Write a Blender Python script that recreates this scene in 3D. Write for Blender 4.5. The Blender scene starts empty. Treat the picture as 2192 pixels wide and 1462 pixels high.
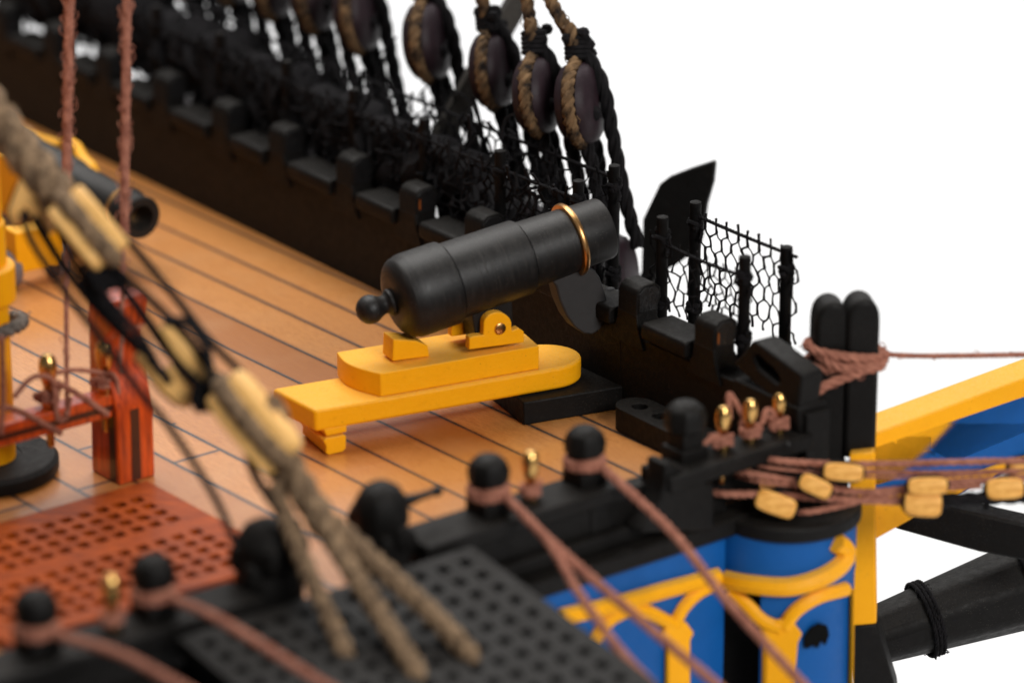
import bpy, bmesh, math, random
from mathutils import Vector, Matrix
random.seed(7)
R_ = math.radians
SC = bpy.context.scene
COL = SC.collection
# ------------------------------------------------------------------ camera
TH = R_(20.5); HF = R_(14.0)
FPX = 1096/math.tan(HF/2); DIST = FPX/100
cs, sn = math.cos(TH), math.sin(TH)
CAM = Vector((0, -DIST*cs, DIST*sn))
cam = bpy.data.cameras.new('camera'); co = bpy.data.objects.new('camera', cam); COL.objects.link(co)
co.location = CAM; co.rotation_euler = (math.pi/2-TH, 0, 0)
cam.sensor_width = 36; cam.lens = 18/math.tan(HF/2); cam.clip_end = 2000; cam.clip_start = 1
cam.dof.use_dof = True; cam.dof.focus_distance = DIST-3.2; cam.dof.aperture_fstop = cam.lens*0.001/1.5
SC.camera = co
# ------------------------------------------------------------------ world, lamps, exposure
W_ = bpy.data.worlds.new('World'); SC.world = W_; W_.use_nodes = True
W_.node_tree.nodes['Background'].inputs[0].default_value = (1, 1, 1, 1)
W_.node_tree.nodes['Background'].inputs[1].default_value = 0.11
def softbox(name, loc, target, sx, sy, power, col=(1, 1, 1)):
    l = bpy.data.lights.new(name, 'AREA'); l.shape = 'RECTANGLE'; l.size = sx; l.size_y = sy; l.energy = power; l.color = col
    o = bpy.data.objects.new(name, l); COL.objects.link(o); o.location = loc
    o.rotation_euler = (Vector(target)-Vector(loc)).to_track_quat('-Z', 'Y').to_euler(); return o
softbox('overhead_softbox', (-12, 22, 62), (0, 0, 0), 60, 50, 50000, (1, .985, .96))
softbox('front_softbox', (46, -72, 50), (0, -4, 0), 40, 30, 57000, (1, .98, .95))
softbox('backdrop_lamp', (45, 80, 62), (25, 95, -10), 60, 60, 26000)
softbox('added_wall_lamp', (-10, 70, 75), (-10, 163, 30), 70, 40, 56000)  # unseen lamp added to brighten the backdrop wall, for sheen on the deck
SC.view_settings.view_transform = 'Standard'; SC.view_settings.look = 'None'; SC.view_settings.exposure = 0.15; SC.view_settings.gamma = 1
SC.render.engine = 'CYCLES'; SC.cycles.use_denoising = True
SC.cycles.max_bounces = 6
# ------------------------------------------------------------------ measuring helpers: a line of sight met with a real surface
def ray(x, y):
    return Vector(((x-1096)/FPX, 0, 0)) - (y-731)/FPX*Vector((0, sn, cs)) + Vector((0, cs, -sn))
def G(x, y, z):                     # on the horizontal plane at height z
    r = ray(x, y); return CAM + r*((z-CAM.z)/r.z)
def WD(x, y, d):                    # at distance d beyond the middle of the deck
    return CAM + ray(x, y)*(DIST+d)
def V(x, y, p, n):                  # on the plane through p with normal n
    r = ray(x, y); return CAM + r*((Vector(p)-CAM).dot(n)/r.dot(n))
def hv(deg): return Vector((math.cos(R_(deg)), math.sin(R_(deg)), 0))
ZZ = Vector((0, 0, 1))
UU = hv(-51.5); VV = hv(38.5)       # fore, and across to the far side
def SV(u, v, z): return UU*u + VV*v + ZZ*z
BQ = Vector((2.15, -3.81, 0)); BD = hv(-53.7); BN = hv(36.3)   # far bulwark line
def BB(t, o, z): return BQ + BD*t + BN*o + ZZ*z
def VB(x, y, o): return V(x, y, BQ+BN*o, BN)
# ------------------------------------------------------------------ mesh builder
class MB:
    def __init__(s): s.v = []; s.f = []
    def add(s, vs, fs):
        n = len(s.v); s.v += [Vector(p) for p in vs]; s.f += [[i+n for i in q] for q in fs]; return s
    def prism(s, pts, off):
        n = len(pts); off = Vector(off); pts = [Vector(p) for p in pts]
        s.add(pts+[p+off for p in pts], [list(range(n))[::-1], list(range(n, 2*n))]+[[i, (i+1) % n, n+(i+1) % n, n+i] for i in range(n)]); return s
    def slab(s, pix, zt, zb):       # outline seen on a level top surface
        return s.prism([Vector((p.x, p.y, zb)) for p in [G(x, y, zt) for x, y in pix]], (0, 0, zt-zb))
    def box(s, c, h, ax=None):
        X, Y, Z = ax or (Vector((1, 0, 0)), Vector((0, 1, 0)), ZZ)
        c = Vector(c)
        return s.prism([c+X*(a*h[0])+Y*(b*h[1])-Z*h[2] for a, b in ((-1, -1), (1, -1), (1, 1), (-1, 1))], Z*(2*h[2]))
    def frames(s, path):
        n = len(path); out = []; N = None
        for i in range(n):
            t = (path[min(i+1, n-1)]-path[max(i-1, 0)]).normalized()
            if N is None:
                N = t.cross(ZZ if abs(t.z) < .9 else Vector((1, 0, 0))).normalized()
            else:
                N = (N-t*N.dot(t)); N = N.normalized() if N.length > 1e-6 else t.orthogonal().normalized()
            out.append((t, N, t.cross(N)))
        return out
    def tube(s, path, r, seg=8, cap=True, closed=False):
        path = [Vector(p) for p in path]; n = len(path); fr = s.frames(path); vs = []; fs = []
        rr = r if isinstance(r, (list, tuple)) else [r]*n
        for i in range(n):
            for k in range(seg):
                a = 2*math.pi*k/seg; vs.append(path[i]+(fr[i][1]*math.cos(a)+fr[i][2]*math.sin(a))*rr[i])
        for i in range(n if closed else n-1):
            j = (i+1) % n
            for k in range(seg): fs.append([i*seg+k, i*seg+(k+1) % seg, j*seg+(k+1) % seg, j*seg+k])
        if cap and not closed: fs += [list(range(seg))[::-1], [(n-1)*seg+k for k in range(seg)]]
        return s.add(vs, fs)
    def rope(s, path, r, strands=3, pitch=None, seg=6, fuzz=0, fl=.14):
        path = cr(path, max(.03, r*.55)); fr = s.frames(path); pitch = pitch or r*7
        L = 0; off = []
        for i, p in enumerate(path):
            if i: L += (p-path[i-1]).length
            off.append(2*math.pi*L/pitch)
        rk = (lambda i: r[min(i, len(r)-1)]) if isinstance(r, list) else (lambda i: r)
        for k in range(strands):
            a0 = 2*math.pi*k/strands
            s.tube([p+(fr[i][1]*math.cos(off[i]+a0)+fr[i][2]*math.sin(off[i]+a0))*rk(i)*.5 for i, p in enumerate(path)], rk(0)*.56, seg)
        for q in range(fuzz):
            i = random.randrange(len(path)); a = random.uniform(0, 6.28)
            d = fr[i][1]*math.cos(a)+fr[i][2]*math.sin(a); t = fr[i][0]*random.choice((-1, 1))
            p = path[i]+d*r*.8; ln = fl*random.uniform(.3, 1.3); w = random.uniform(.3, 1.2)
            s.tube([p, p+d*ln*.4+t*ln*.2*w, p+d*ln*.6+t*ln*.7*w, p+d*ln*.45*w+t*ln*1.1], .011, 3, False)
        return s
    def lathe(s, prof, o, ax, seg=28):
        o = Vector(o); ax = Vector(ax).normalized(); X = ax.orthogonal().normalized(); Y = ax.cross(X); vs = []; fs = []
        n = len(prof)
        for r, h in prof:
            for k in range(seg):
                a = 2*math.pi*k/seg; vs.append(o+ax*h+(X*math.cos(a)+Y*math.sin(a))*max(r, 1e-4))
        for i in range(n-1):
            for k in range(seg): fs.append([i*seg+k, i*seg+(k+1) % seg, (i+1)*seg+(k+1) % seg, (i+1)*seg+k])
        fs += [list(range(seg))[::-1], [(n-1)*seg+k for k in range(seg)]]
        return s.add(vs, fs)
    def blob(s, c, rx, ax=None, seg=14, e=1.0):
        X, Y, Z = ax or (Vector((1, 0, 0)), Vector((0, 1, 0)), ZZ); c = Vector(c); vs = []; fs = []; m = seg//2+1
        pw = lambda q: math.copysign(abs(q)**e, q)
        for i in range(m):
            ph = math.pi*(i/(m-1)-.5)
            for k in range(seg):
                a = 2*math.pi*k/seg
                vs.append(c+X*rx[0]*pw(math.cos(ph))*pw(math.cos(a))+Y*rx[1]*pw(math.cos(ph))*pw(math.sin(a))+Z*rx[2]*pw(math.sin(ph)))
        for i in range(m-1):
            for k in range(seg): fs.append([i*seg+k, i*seg+(k+1) % seg, (i+1)*seg+(k+1) % seg, (i+1)*seg+k])
        return s.add(vs, fs)
    def lattice(s, o, A, B, us, vs_, hole, th):      # a board with square holes cut right through
        N = A.cross(B).normalized(); nu, nv = len(us)-1, len(vs_)-1
        P = lambda i, j, d: o+A*us[i]+B*vs_[j]-N*(th*d)
        H = lambda i, j: (i < 0 or j < 0 or i >= nu or j >= nv or hole(i, j))
        for i in range(nu):
            for j in range(nv):
                if H(i, j): continue
                s.add([P(i, j, 0), P(i+1, j, 0), P(i+1, j+1, 0), P(i, j+1, 0)], [[0, 1, 2, 3]])
                s.add([P(i, j, 1), P(i+1, j, 1), P(i+1, j+1, 1), P(i, j+1, 1)], [[3, 2, 1, 0]])
                for (di, dj, a, b) in ((-1, 0, (i, j), (i, j+1)), (1, 0, (i+1, j+1), (i+1, j)), (0, -1, (i+1, j), (i, j)), (0, 1, (i, j+1), (i+1, j+1))):
                    if H(i+di, j+dj): s.add([P(*a, 0), P(*b, 0), P(*b, 1), P(*a, 1)], [[3, 2, 1, 0]])
        return s
    def build(s, name, mat, parent=None, loc=None, bevel=0, ang=38, seg=2, weld=True):
        lo = Vector(loc) if loc is not None else (Vector(parent.get('_loc', (0, 0, 0))) if parent is not None else Vector((0, 0, 0)))
        me = bpy.data.meshes.new(name); me.from_pydata([p-lo for p in s.v], [], s.f); 
        bm = bmesh.new(); bm.from_mesh(me)
        if weld: bmesh.ops.remove_doubles(bm, verts=bm.verts, dist=1e-4)
        bmesh.ops.recalc_face_normals(bm, faces=bm.faces); bm.to_mesh(me); bm.free()
        for p in me.polygons: p.use_smooth = True
        me.set_sharp_from_angle(angle=R_(ang)); me.materials.append(mat)
        o = bpy.data.objects.new(name, me); COL.objects.link(o)
        if parent is not None:
            o.parent = parent
            pl = Vector(parent.get('_loc', (0, 0, 0)))
            o.location = lo-pl
        else: o.location = lo
        o['_loc'] = tuple(lo)
        if bevel:
            m = o.modifiers.new('bevel', 'BEVEL'); m.width = bevel; m.segments = seg; m.limit_method = 'ANGLE'; m.angle_limit = R_(30); m.harden_normals = False
        return o
def cr(pts, step):
    pts = [Vector(p) for p in pts]
    if len(pts) == 2: n = max(2, int((pts[1]-pts[0]).length/step)); return [pts[0].lerp(pts[1], i/n) for i in range(n+1)]
    out = []; P = [pts[0]*2-pts[1]]+pts+[pts[-1]*2-pts[-2]]
    for i in range(1, len(P)-2):
        a, b, c, d = P[i-1:i+3]; n = max(1, int((c-b).length/step))
        for k in range(n):
            t = k/n; out.append(.5*((2*b)+(c-a)*t+(2*a-5*b+4*c-d)*t*t+(3*b-a-3*c+d)*t**3))
    return out+[pts[-1]]
def tag(o, label, cat, group=None, kind=None):
    if label: o['label'] = label
    if cat: o['category'] = cat
    if group: o['group'] = group
    if kind: o['kind'] = kind
    return o
def thing(name, loc, label, cat, group=None):
    o = bpy.data.objects.new(name, None); COL.objects.link(o); o.location = loc; o['_loc'] = tuple(loc); o.empty_display_size = .2
    return tag(o, label, cat, group)
def struct(o): o['kind'] = 'structure'; return o
def copy_tree(o, parent=None):
    c = o.copy(); COL.objects.link(c)
    if parent: c.parent = parent
    for ch in list(o.children): copy_tree(ch, c)
    return c
# ------------------------------------------------------------------ materials
class NT:
    def __init__(s, name):
        s.m = bpy.data.materials.new(name); s.m.use_nodes = True; s.t = s.m.node_tree; s.b = s.t.nodes['Principled BSDF']
    def n(s, typ, **kw):
        x = s.t.nodes.new(typ)
        for k, v in kw.items():
            if k.startswith('i_'): x.inputs[k[2:].replace('_', ' ')].default_value = v
            else: setattr(x, k, v)
        return x
    def l(s, a, b): s.t.links.new(a, b)
    def math(s, op, a, b=None, c=None):
        x = s.n('ShaderNodeMath', operation=op)
        for i, q in enumerate((a, b, c)):
            if q is None: continue
            if isinstance(q, (int, float)): x.inputs[i].default_value = q
            else: s.l(q, x.inputs[i])
        return x.outputs[0]
    def mix(s, f, a, b):
        x = s.n('ShaderNodeMix', data_type='RGBA')
        for i, q in ((0, f), (6, a), (7, b)):
            if isinstance(q, (int, float)): x.inputs[i].default_value = q
            elif isinstance(q, tuple): x.inputs[i].default_value = (*q, 1)
            else: s.l(q, x.inputs[i])
        return x.outputs[2]
    def coord(s): 
        if not hasattr(s, '_c'): s._c = s.n('ShaderNodeTexCoord').outputs['Object']
        return s._c
    def noise(s, scale, detail=3, vec=None, stretch=None, rough=.55):
        v = vec or s.coord()
        if stretch:
            mp = s.n('ShaderNodeMapping'); mp.inputs['Scale'].default_value = stretch; s.l(v, mp.inputs[0]); v = mp.outputs[0]
        x = s.n('ShaderNodeTexNoise'); x.inputs['Scale'].default_value = scale; x.inputs['Detail'].default_value = detail; x.inputs['Roughness'].default_value = rough
        s.l(v, x.inputs['Vector']); return x.outputs['Fac']
    def ramp(s, f, a, b, lo=0., hi=1.):
        x = s.n('ShaderNodeMapRange'); s.l(f, x.inputs[0]); x.inputs[1].default_value = a; x.inputs[2].default_value = b; x.inputs[3].default_value = lo; x.inputs[4].default_value = hi; return x.outputs[0]
    def bump(s, h, strength=.3, dist=.05):
        x = s.n('ShaderNodeBump'); x.inputs['Strength'].default_value = strength; x.inputs['Distance'].default_value = dist; s.l(h, x.inputs['Height']); s.l(x.outputs[0], s.b.inputs['Normal'])
    def fin(s, col, rough=.5, spec=.5, metal=0):
        for k, q in (('Base Color', col), ('Roughness', rough), ('Specular IOR Level', spec), ('Metallic', metal)):
            if isinstance(q, (int, float)): s.b.inputs[k].default_value = q
            elif isinstance(q, tuple): s.b.inputs[k].default_value = (*q, 1)
            else: s.l(q, s.b.inputs[k])
        return s.m
def specks(t, scale=22, thr=.2):
    x = t.n('ShaderNodeTexVoronoi'); x.inputs['Scale'].default_value = scale; t.l(t.coord(), x.inputs['Vector'])
    big = t.noise(1.3, 2)
    return t.math('MULTIPLY', t.ramp(x.outputs['Distance'], thr*.6, thr, 1, 0), t.ramp(big, .42, .62))
def up_mask(t):
    g = t.n('ShaderNodeNewGeometry'); sx = t.n('ShaderNodeSeparateXYZ'); t.l(g.outputs['Normal'], sx.inputs[0]); return t.ramp(sx.outputs[2], .35, .95)
def paint(name, a, b, dust, dusty=.5, rough=.5, bumps=.12, spec=.4, sp=.5, bscale=9, dark=0):
    t = NT(name); n1 = t.noise(3, 4); col = t.mix(n1, a, b)
    dn = t.noise(26, 5, rough=.7)
    dm = t.math('MULTIPLY', t.math('MULTIPLY', up_mask(t), t.ramp(dn, .35, .7)), dusty)
    col = t.mix(dm, col, dust)
    s1 = specks(t); col = t.mix(t.math('MULTIPLY', s1, sp), col, dust)
    if dark:
        x = t.n('ShaderNodeTexVoronoi'); x.inputs['Scale'].default_value = 9; t.l(t.coord(), x.inputs['Vector'])
        col = t.mix(t.math('MULTIPLY', t.math('MULTIPLY', t.ramp(x.outputs['Distance'], .05, .11, 1, 0), t.ramp(t.noise(2.1, 2), .5, .6)), dark), col, (.08, .035, .006))
        col = t.mix(t.math('MULTIPLY', t.ramp(t.noise(5, 6, rough=.75), .56, .72), .35), col, (.62, .25, .004))
    t.bump(t.noise(bscale, 5, rough=.6), bumps, .06)
    return t.fin(col, t.ramp(t.noise(7, 3), .3, .7, rough-.08, rough+.1), spec)
M = {}
M['black'] = paint('black_paint', (.0032, .0029, .0027), (.0062, .0053, .0048), (.075, .066, .056), .24, .55, .22, .15, .6)
M['gun'] = paint('blackened_gunmetal', (.0075, .0072, .0072), (.012, .0115, .0115), (.10, .088, .075), .45, .46, .05, .3, .8, 20)
M['gloss'] = paint('glossy_black_paint', (.004, .004, .0045), (.008, .0075, .008), (.05, .05, .05), .2, .34, .4, .28, .3, 12)
M['yellow'] = paint('ochre_paint', (.90, .375, .003), (.95, .425, .006), (.80, .49, .14), .75, .45, .2, .16, .3, dark=.8)
M['pole'] = paint('matt_black_pole', (.003, .0028, .003), (.006, .0055, .0055), (.06, .055, .05), .35, .6, .2, .1, .3)
M['blue'] = paint('blue_paint', (.003, .078, .285), (.004, .092, .34), (.02, .12, .36), .3, .45, .06, .18, .2)
M['white'] = NT('white_sweep').fin((.85, .85, .855), .9, .1)
M['grey_wood'] = (lambda t: t.fin(t.mix(t.noise(6, 5, stretch=(4, 4, .5)), (.015, .014, .013), (.085, .078, .07)), .85, .1))(NT('weathered_grey_wood'))
M['gap_shade'] = NT('painted_gap_shade').fin((.003, .003, .003), .9, .1)  # near-black colour standing in for the shade inside holes and slots
def brassm():
    t = NT('brass'); t.bump(t.noise(30, 3, stretch=(1, 1, 6)), .08, .02); return t.fin(t.mix(t.noise(5, 3), (.75, .46, .17), (.62, .36, .11)), .22, .5, 1)
M['brass'] = brassm()
def copperm():
    t = NT('copper'); return t.fin(t.mix(t.noise(6, 4), (.72, .42, .17), (.48, .23, .08)), .3, .5, 1)
M['copper'] = copperm()
def box_m():
    t = NT('boxwood'); t.bump(t.noise(14, 4), .1, .04); return t.fin(t.mix(t.noise(2.5, 4, stretch=(1, 1, 3)), (.95, .58, .22), (.86, .46, .12)), .5, .3)
M['boxwood'] = box_m()
M['pulley'] = (lambda t: (t.bump(t.noise(14, 4), .15, .04), t.fin(t.mix(t.ramp(t.noise(4, 4, stretch=(1, 1, 3)), .35, .65), (.88, .47, .12), (.66, .29, .05)), .5, .25))[1])(NT('brown_yellow_boxwood'))
def ropem(name, a, b, sc=5):
    t = NT(name); t.bump(t.noise(40, 3), .35, .03); return t.fin(t.mix(t.ramp(t.noise(sc, 4), .35, .65), a, b), .85, .15)
M['rope_brown'] = ropem('brown_thread', (.26, .10, .068), (.42, .18, .12))
M['rope_tan'] = ropem('tan_stay_rope', (.085, .055, .034), (.31, .205, .12), 6)
M['rope_black'] = ropem('black_thread', (.004, .0037, .0042), (.010, .0088, .010))
M['rope_worn'] = ropem('worn_black_brown_rope', (.012, .009, .008), (.20, .12, .06), 3.2)
M['rope_grey'] = ropem('grey_rope', (.06, .05, .045), (.22, .19, .16))
def dead_m():
    t = NT('dark_purple_wood'); t.bump(t.noise(18, 4), .2, .04); return t.fin(t.mix(t.noise(4, 4), (.007, .004, .0055), (.034, .018, .024)), .5, .22)
M['deadeye'] = dead_m()
def red_m():
    t = NT('varnished_red_wood'); n = t.noise(2.2, 5, stretch=(5, 5, .5), rough=.65); c = t.mix(t.ramp(n, .3, .72), (.78, .092, .006), (.20, .016, .002))
    t.b.inputs['Coat Weight'].default_value = .8; t.b.inputs['Coat Roughness'].default_value = .12
    t.bump(t.noise(20, 4, stretch=(3, 3, .6)), .25, .03); return t.fin(c, .35, .4)
M['redwood'] = red_m()
def grate_m():
    t = NT('oiled_red_grating_wood'); n = t.noise(1.6, 5, stretch=(1.2, 7, 5), rough=.65); c = t.mix(t.ramp(n, .3, .72), (.50, .088, .006), (.15, .019, .002))
    t.bump(t.noise(20, 4, stretch=(1, 6, 3)), .2, .03); t.b.inputs['Coat Weight'].default_value = .25; t.b.inputs['Coat Roughness'].default_value = .25; return t.fin(c, .5, .12)
M['grating'] = grate_m()
def deck_m():
    t = NT('varnished_deck_planks'); sx = t.n('ShaderNodeSeparateXYZ'); t.l(t.coord(), sx.inputs[0]); u, v = sx.outputs[0], sx.outputs[1]
    W = 1.135
    q = t.math('DIVIDE', t.math('ADD', v, 1.6+W*40), W); fl = t.math('FLOOR', q); fr = t.math('SUBTRACT', q, fl)
    wob = t.math('MULTIPLY', t.math('SUBTRACT', t.noise(9, 3, stretch=(1, .2, 1)), .5), .022)
    edge = t.math('ADD', t.math('MINIMUM', fr, t.math('SUBTRACT', 1, fr)), wob)
    wn = t.n('ShaderNodeTexWhiteNoise', noise_dimensions='1D'); t.l(fl, wn.inputs['W']); rnd = wn.outputs['Value']
    par = t.math('PINGPONG', fl, 1.0); uj = t.math('SUBTRACT', u, t.math('SUBTRACT', t.math('MULTIPLY', par, 1.75), .55))
    ue = t.math('ADD', t.math('DIVIDE', t.math('ABSOLUTE', uj), W), t.math('MULTIPLY', t.math('GREATER_THAN', v, -8.3), 9.0))
    e2 = t.math('MINIMUM', edge, ue)
    seam = t.ramp(e2, .024, .044, 1, 0)
    halo = t.ramp(e2, .03, .11, 1, 0)
    cb = t.n('ShaderNodeCombineXYZ'); t.l(t.math('ADD', u, t.math('MULTIPLY', rnd, 50)), cb.inputs[0]); t.l(t.math('MULTIPLY', v, 1), cb.inputs[1]); t.l(fl, cb.inputs[2])
    g1 = t.noise(3.0, 6, cb.outputs[0], (.5, 5, 1), .65); g2 = t.noise(11, 4, cb.outputs[0], (.55, 3.4, 1), .75)
    c = t.mix(t.ramp(g1, .36, .64), (.49, .165, .028), (.66, .265, .066))
    c = t.mix(t.math('MULTIPLY', t.ramp(g2, .42, .60), .75), c, (.78, .36, .10))
    c = t.mix(t.math('MULTIPLY', rnd, .75), c, (.36, .105, .014))
    blot = t.noise(.55, 3); c = t.mix(t.ramp(blot, .5, .75, 0, .30), c, (.62, .33, .14))
    c = t.mix(t.math('MULTIPLY', halo, .5), c, (.30, .095, .022))
    sc = t.mix(t.ramp(t.noise(22, 2), .4, .65), (.016, .010, .007), (.10, .070, .052))
    c = t.mix(seam, c, sc)
    h = t.math('SUBTRACT', t.math('MULTIPLY', t.noise(24, 4, cb.outputs[0], (.8, 2.5, 1), .7), .5), t.math('MULTIPLY', t.ramp(e2, .01, .05, 1, 0), .8))
    t.bump(h, .42, .05)
    t.b.inputs['Coat Weight'].default_value = 1.0; t.b.inputs['Coat IOR'].default_value = 1.6; t.b.inputs['Coat Roughness'].default_value = .24
    return t.fin(c, t.ramp(g2, .3, .7, .38, .55), .4)
M['deck'] = deck_m()
# striped bitts
M['redstripe'] = M['redwood']

# ================================================================== SETTING
mb = MB(); prof = [(-170, -14), (120, -14)]+[(120+45*math.sin(a), -14+45*(1-math.cos(a))) for a in [i*math.pi/20 for i in range(1, 11)]]+[(165, 120)]
for i in range(len(prof)-1):
    (y0, z0), (y1, z1) = prof[i:i+2]; mb.add([(-220, y0, z0), (220, y0, z0), (220, y1, z1), (-220, y1, z1)], [[0, 1, 2, 3]])
struct(mb.build('backdrop', M['white']))
# deck, drawn in its own fore-and-aft axes
DU = 9.9                                                      # fore edge of the deck
def deck_pts(z):
    far = [BB(-40, .3, z), BB(6.6, .3, z)]
    return [far[0], BB(5.2, .3, z), SV(9.7, -2.9, z), SV(DU, -30, z), SV(-40, -30, z)]
mb = MB(); P = deck_pts(-.3)
rot = Matrix.Rotation(R_(-51.5), 4, 'Z'); inv = rot.inverted()
mb.prism([inv @ p for p in P], (0, 0, .3)); dk = struct(mb.build('deck', M['deck'])); dk.rotation_euler = (0, 0, R_(-51.5))
mb = MB(); P = [BB(-40, .75, -14), BB(6.5, .75, -14), SV(DU-.4, -2.4, -14), SV(DU-.4, -29, -14), SV(-40, -29, -14)]
mb.prism(P, (0, 0, 13.69)); h = mb.build('ship_hull', M['black']); tag(h, 'dark lower hull of the model ship under the plank deck', 'hull')

# ================================================================== CARRONADE
E1 = G(673, 880, 1.0); E2 = G(580, 831, 1.0); mid = (E1+E2)/2
SA = hv(26.0); SP = hv(116.0)                                  # slide axis and across
car = thing('carronade', (mid.x+SA.x*3, mid.y+SA.y*3, 0), 'short black carronade with copper muzzle ring on bright yellow slide', 'cannon')
def SL(a, b, z): return Vector((mid.x, mid.y, 0))+SA*a+SP*b+ZZ*z
hw = .74; LN = 6.38
arc = [SL(LN-.80+.80*math.cos(a), -hw*math.sin(-a), 1.0) for a in [(-90+180*i/16)*math.pi/180 for i in range(17)]]
pts = [SL(-.12, hw+.02, 1.0), SL(.17, -hw, 1.0)]+arc
mb = MB(); mb.prism([p-ZZ*.47 for p in pts], (0, 0, .47)); slide = mb.build('slide_base', M['yellow'], car, bevel=.07, seg=3)
# upper bed: rounded rear end
bl = G(721, 754, 1.5); br = G(815, 800, 1.5)
a0 = (br-SL(0, 0, 1.5)).dot(SA); b0 = (br-SL(0, 0, 1.5)).dot(SP); a1 = (bl-SL(0, 0, 1.5)).dot(SA); b1 = (bl-SL(0, 0, 1.5)).dot(SP)
fr_ = G(1157, 743, 1.5); aE = (fr_-SL(0, 0, 1.5)).dot(SA)
print('bed', a0, b0, a1, b1, aE)
bm_ = (b0+b1)/2; bw = (b1-b0)/2
pts = [SL(a0+(a1-a0)*(i/14)-.2*math.sin(math.pi*i/14), b0+(b1-b0)*i/14, 1.004) for i in range(15)][::-1]
pts += [SL(aE, b0+.02, 1.004), SL(aE+.06, bm_, 1.004), SL(aE, b1-.02, 1.004)]
mb = MB(); mb.prism(pts, (0, 0, .5)); bed = mb.build('carriage_bed', M['yellow'], car, bevel=.02)
# quoin under the breech
def profile_block(name, pix, b, w, mat, parent, bevel=.02):    # side outline on the plane b, w deep towards the back
    mb = MB(); pp = [V(x, y, SL(0, b, 0), SP) for x, y in pix]; mb.prism(pp, SP*w); return mb.build(name, mat, parent, bevel=bevel)
Z3 = lambda x, y: (560+x/2.436, 400+y/2.436)
qb = bm_-.34
profile_block('quoin', [Z3(683, 910), Z3(876, 885), Z3(868, 828), Z3(805, 803), Z3(688, 795)], qb, .5, M['yellow'], car)
# trunnion brackets: both cheeks
Z5 = lambda x, y: (980+x/4.3, 560+y/4.3)
brk = [Z5(105, 812), Z5(108, 700), Z5(160, 684), Z5(238, 680), Z5(240, 600)]+[Z5(368+132*math.cos(a)*-1, 595-128*math.sin(a)) for a in [i*math.pi/12 for i in range(1, 12)]]+[Z5(495, 600), Z5(500, 640), Z5(560, 612), Z5(610, 645), Z5(612, 745)]
f_b = b0+.10
for k in range(2):
    mb = MB(); off = SP*(f_b-0+k*(.92))
    pp = [V(x, y, SL(0, f_b, 0), SP)+SP*(k*.84) for x, y in brk]
    mb.prism(pp, SP*.2); b_ = mb.build('trunnion_bracket', M['yellow'], car, bevel=.02)
    if k == 0:
        c = V(*Z5(387, 614), SL(0, f_b, 0), SP); mb = MB(); mb.lathe([(.118, 0), (.118, .05), (.1, .06), (.0, .062)], c-SP*-.01, -SP, 20); mb.build('bolt', M['copper'], b_)
c = V(*Z5(387, 640), SL(0, f_b, 0), SP)
mb = MB(); mb.prism([c-SA*.42+SP*.22-ZZ*.25, c+SA*.42+SP*.22-ZZ*.25, c+SA*.38+SP*.22+ZZ*.75, c-SA*.55+SP*.22+ZZ*.62], SP*.6); mb.build('trunnion_lug', M['gun'], car, bevel=.03)
# roller truck under the tail of the slide
Q4 = lambda x, y: (260+x/3.656, 640+y/3.656)
t0 = G(*Q4(1590, 1228), 0); tb = (t0-SL(0, 0, 0)).dot(SP); ta = (t0-SL(0, 0, 0)).dot(SA)
mb = MB(); mb.prism([SL(ta+a, tb+.02, z) for a, z in [(.06, .40), (.50, .42), (.50, .56), (.0, .56)]], SP*1.2); tr = mb.build('truck_block', M['yellow'], car, bevel=.02)
mb = MB(); mb.prism([SL(ta+a, tb, z) for a, z in [(.03, .05), (.10, .0), (.40, .02), (.47, .08), (.48, .34), (.44, .375), (.06, .375), (-.02, .33), (.04, .2)]], SP*1.2); mb.build('roller', M['yellow'], tr, bevel=.02)
# barrel
bp = V(790, 663, SL(0, bm_*0+.02, 0), SP); bq = V(1282, 492, SL(0, .02, 0), SP); BA = (bq-bp).normalized()
prof = [(0, -.29)]+[(.30*math.sin(a), -.30*math.cos(a)+.02) for a in [math.pi*i/14 for i in range(1, 11)]]
prof += [(.20, .29), (.19, .36), (.21, .40), (.27, .44), (.285, .49), (.27, .53)]
prof += [(.27+.57*math.sin(a)**.9, .53+.36*(1-math.cos(a))*.9) for a in [math.pi/2*i/8 for i in range(1, 9)]]
prof += [(.866, .93), (.872, 1.0), (.868, 1.80), (.862, 1.82), (.785, 1.835), (.785, 1.86), (.80, 1.875), (.797, 1.95), (.778, 3.56), (.772, 3.585), (.688, 3.60), (.688, 3.63), (.702, 3.645), (.675, 4.66), (.672, 4.9), (.655, 5.0), (.645, 5.55), (.63, 5.59), (.46, 5.60), (.45, 5.57), (.44, 3.0), (0, 2.98)]
def gun_m():
    t = NT('turned_black_gun'); n = t.noise(4, 3); c = t.mix(n, (.0048, .0045, .0046), (.0085, .008, .0082))
    up = up_mask(t); dn = t.noise(34, 5, rough=.75)
    # lathe marks run round the barrel (local Z is the bore)
    tr_ = t.noise(3, 3, stretch=(.6, .6, 16), rough=.65)
    c = t.mix(t.math('MULTIPLY', t.math('MULTIPLY', up, t.ramp(dn, .38, .72)), .34), c, (.10, .085, .07))
    s1 = specks(t, 14, .09); c = t.mix(t.math('MULTIPLY', s1, .8), c, (.28, .25, .22))
    c = t.mix(t.ramp(tr_, .55, .72, 0, .3), c, (.075, .062, .055))
    t.bump(tr_, .22, .03); t.b.inputs['Anisotropic'].default_value = .3
    return t.fin(c, t.ramp(tr_, .3, .7, .34, .52), .3)
gm = gun_m()
rotq = ZZ.rotation_difference(BA)
def gunmesh(prof, name, mat, parent, seg=56):
    mb = MB(); mb.lathe(prof, (0, 0, 0), ZZ, seg); o = mb.build(name, mat, None, loc=(0, 0, 0), ang=30); o.parent = parent
    pl = Vector(parent['_loc']); return o
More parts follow.
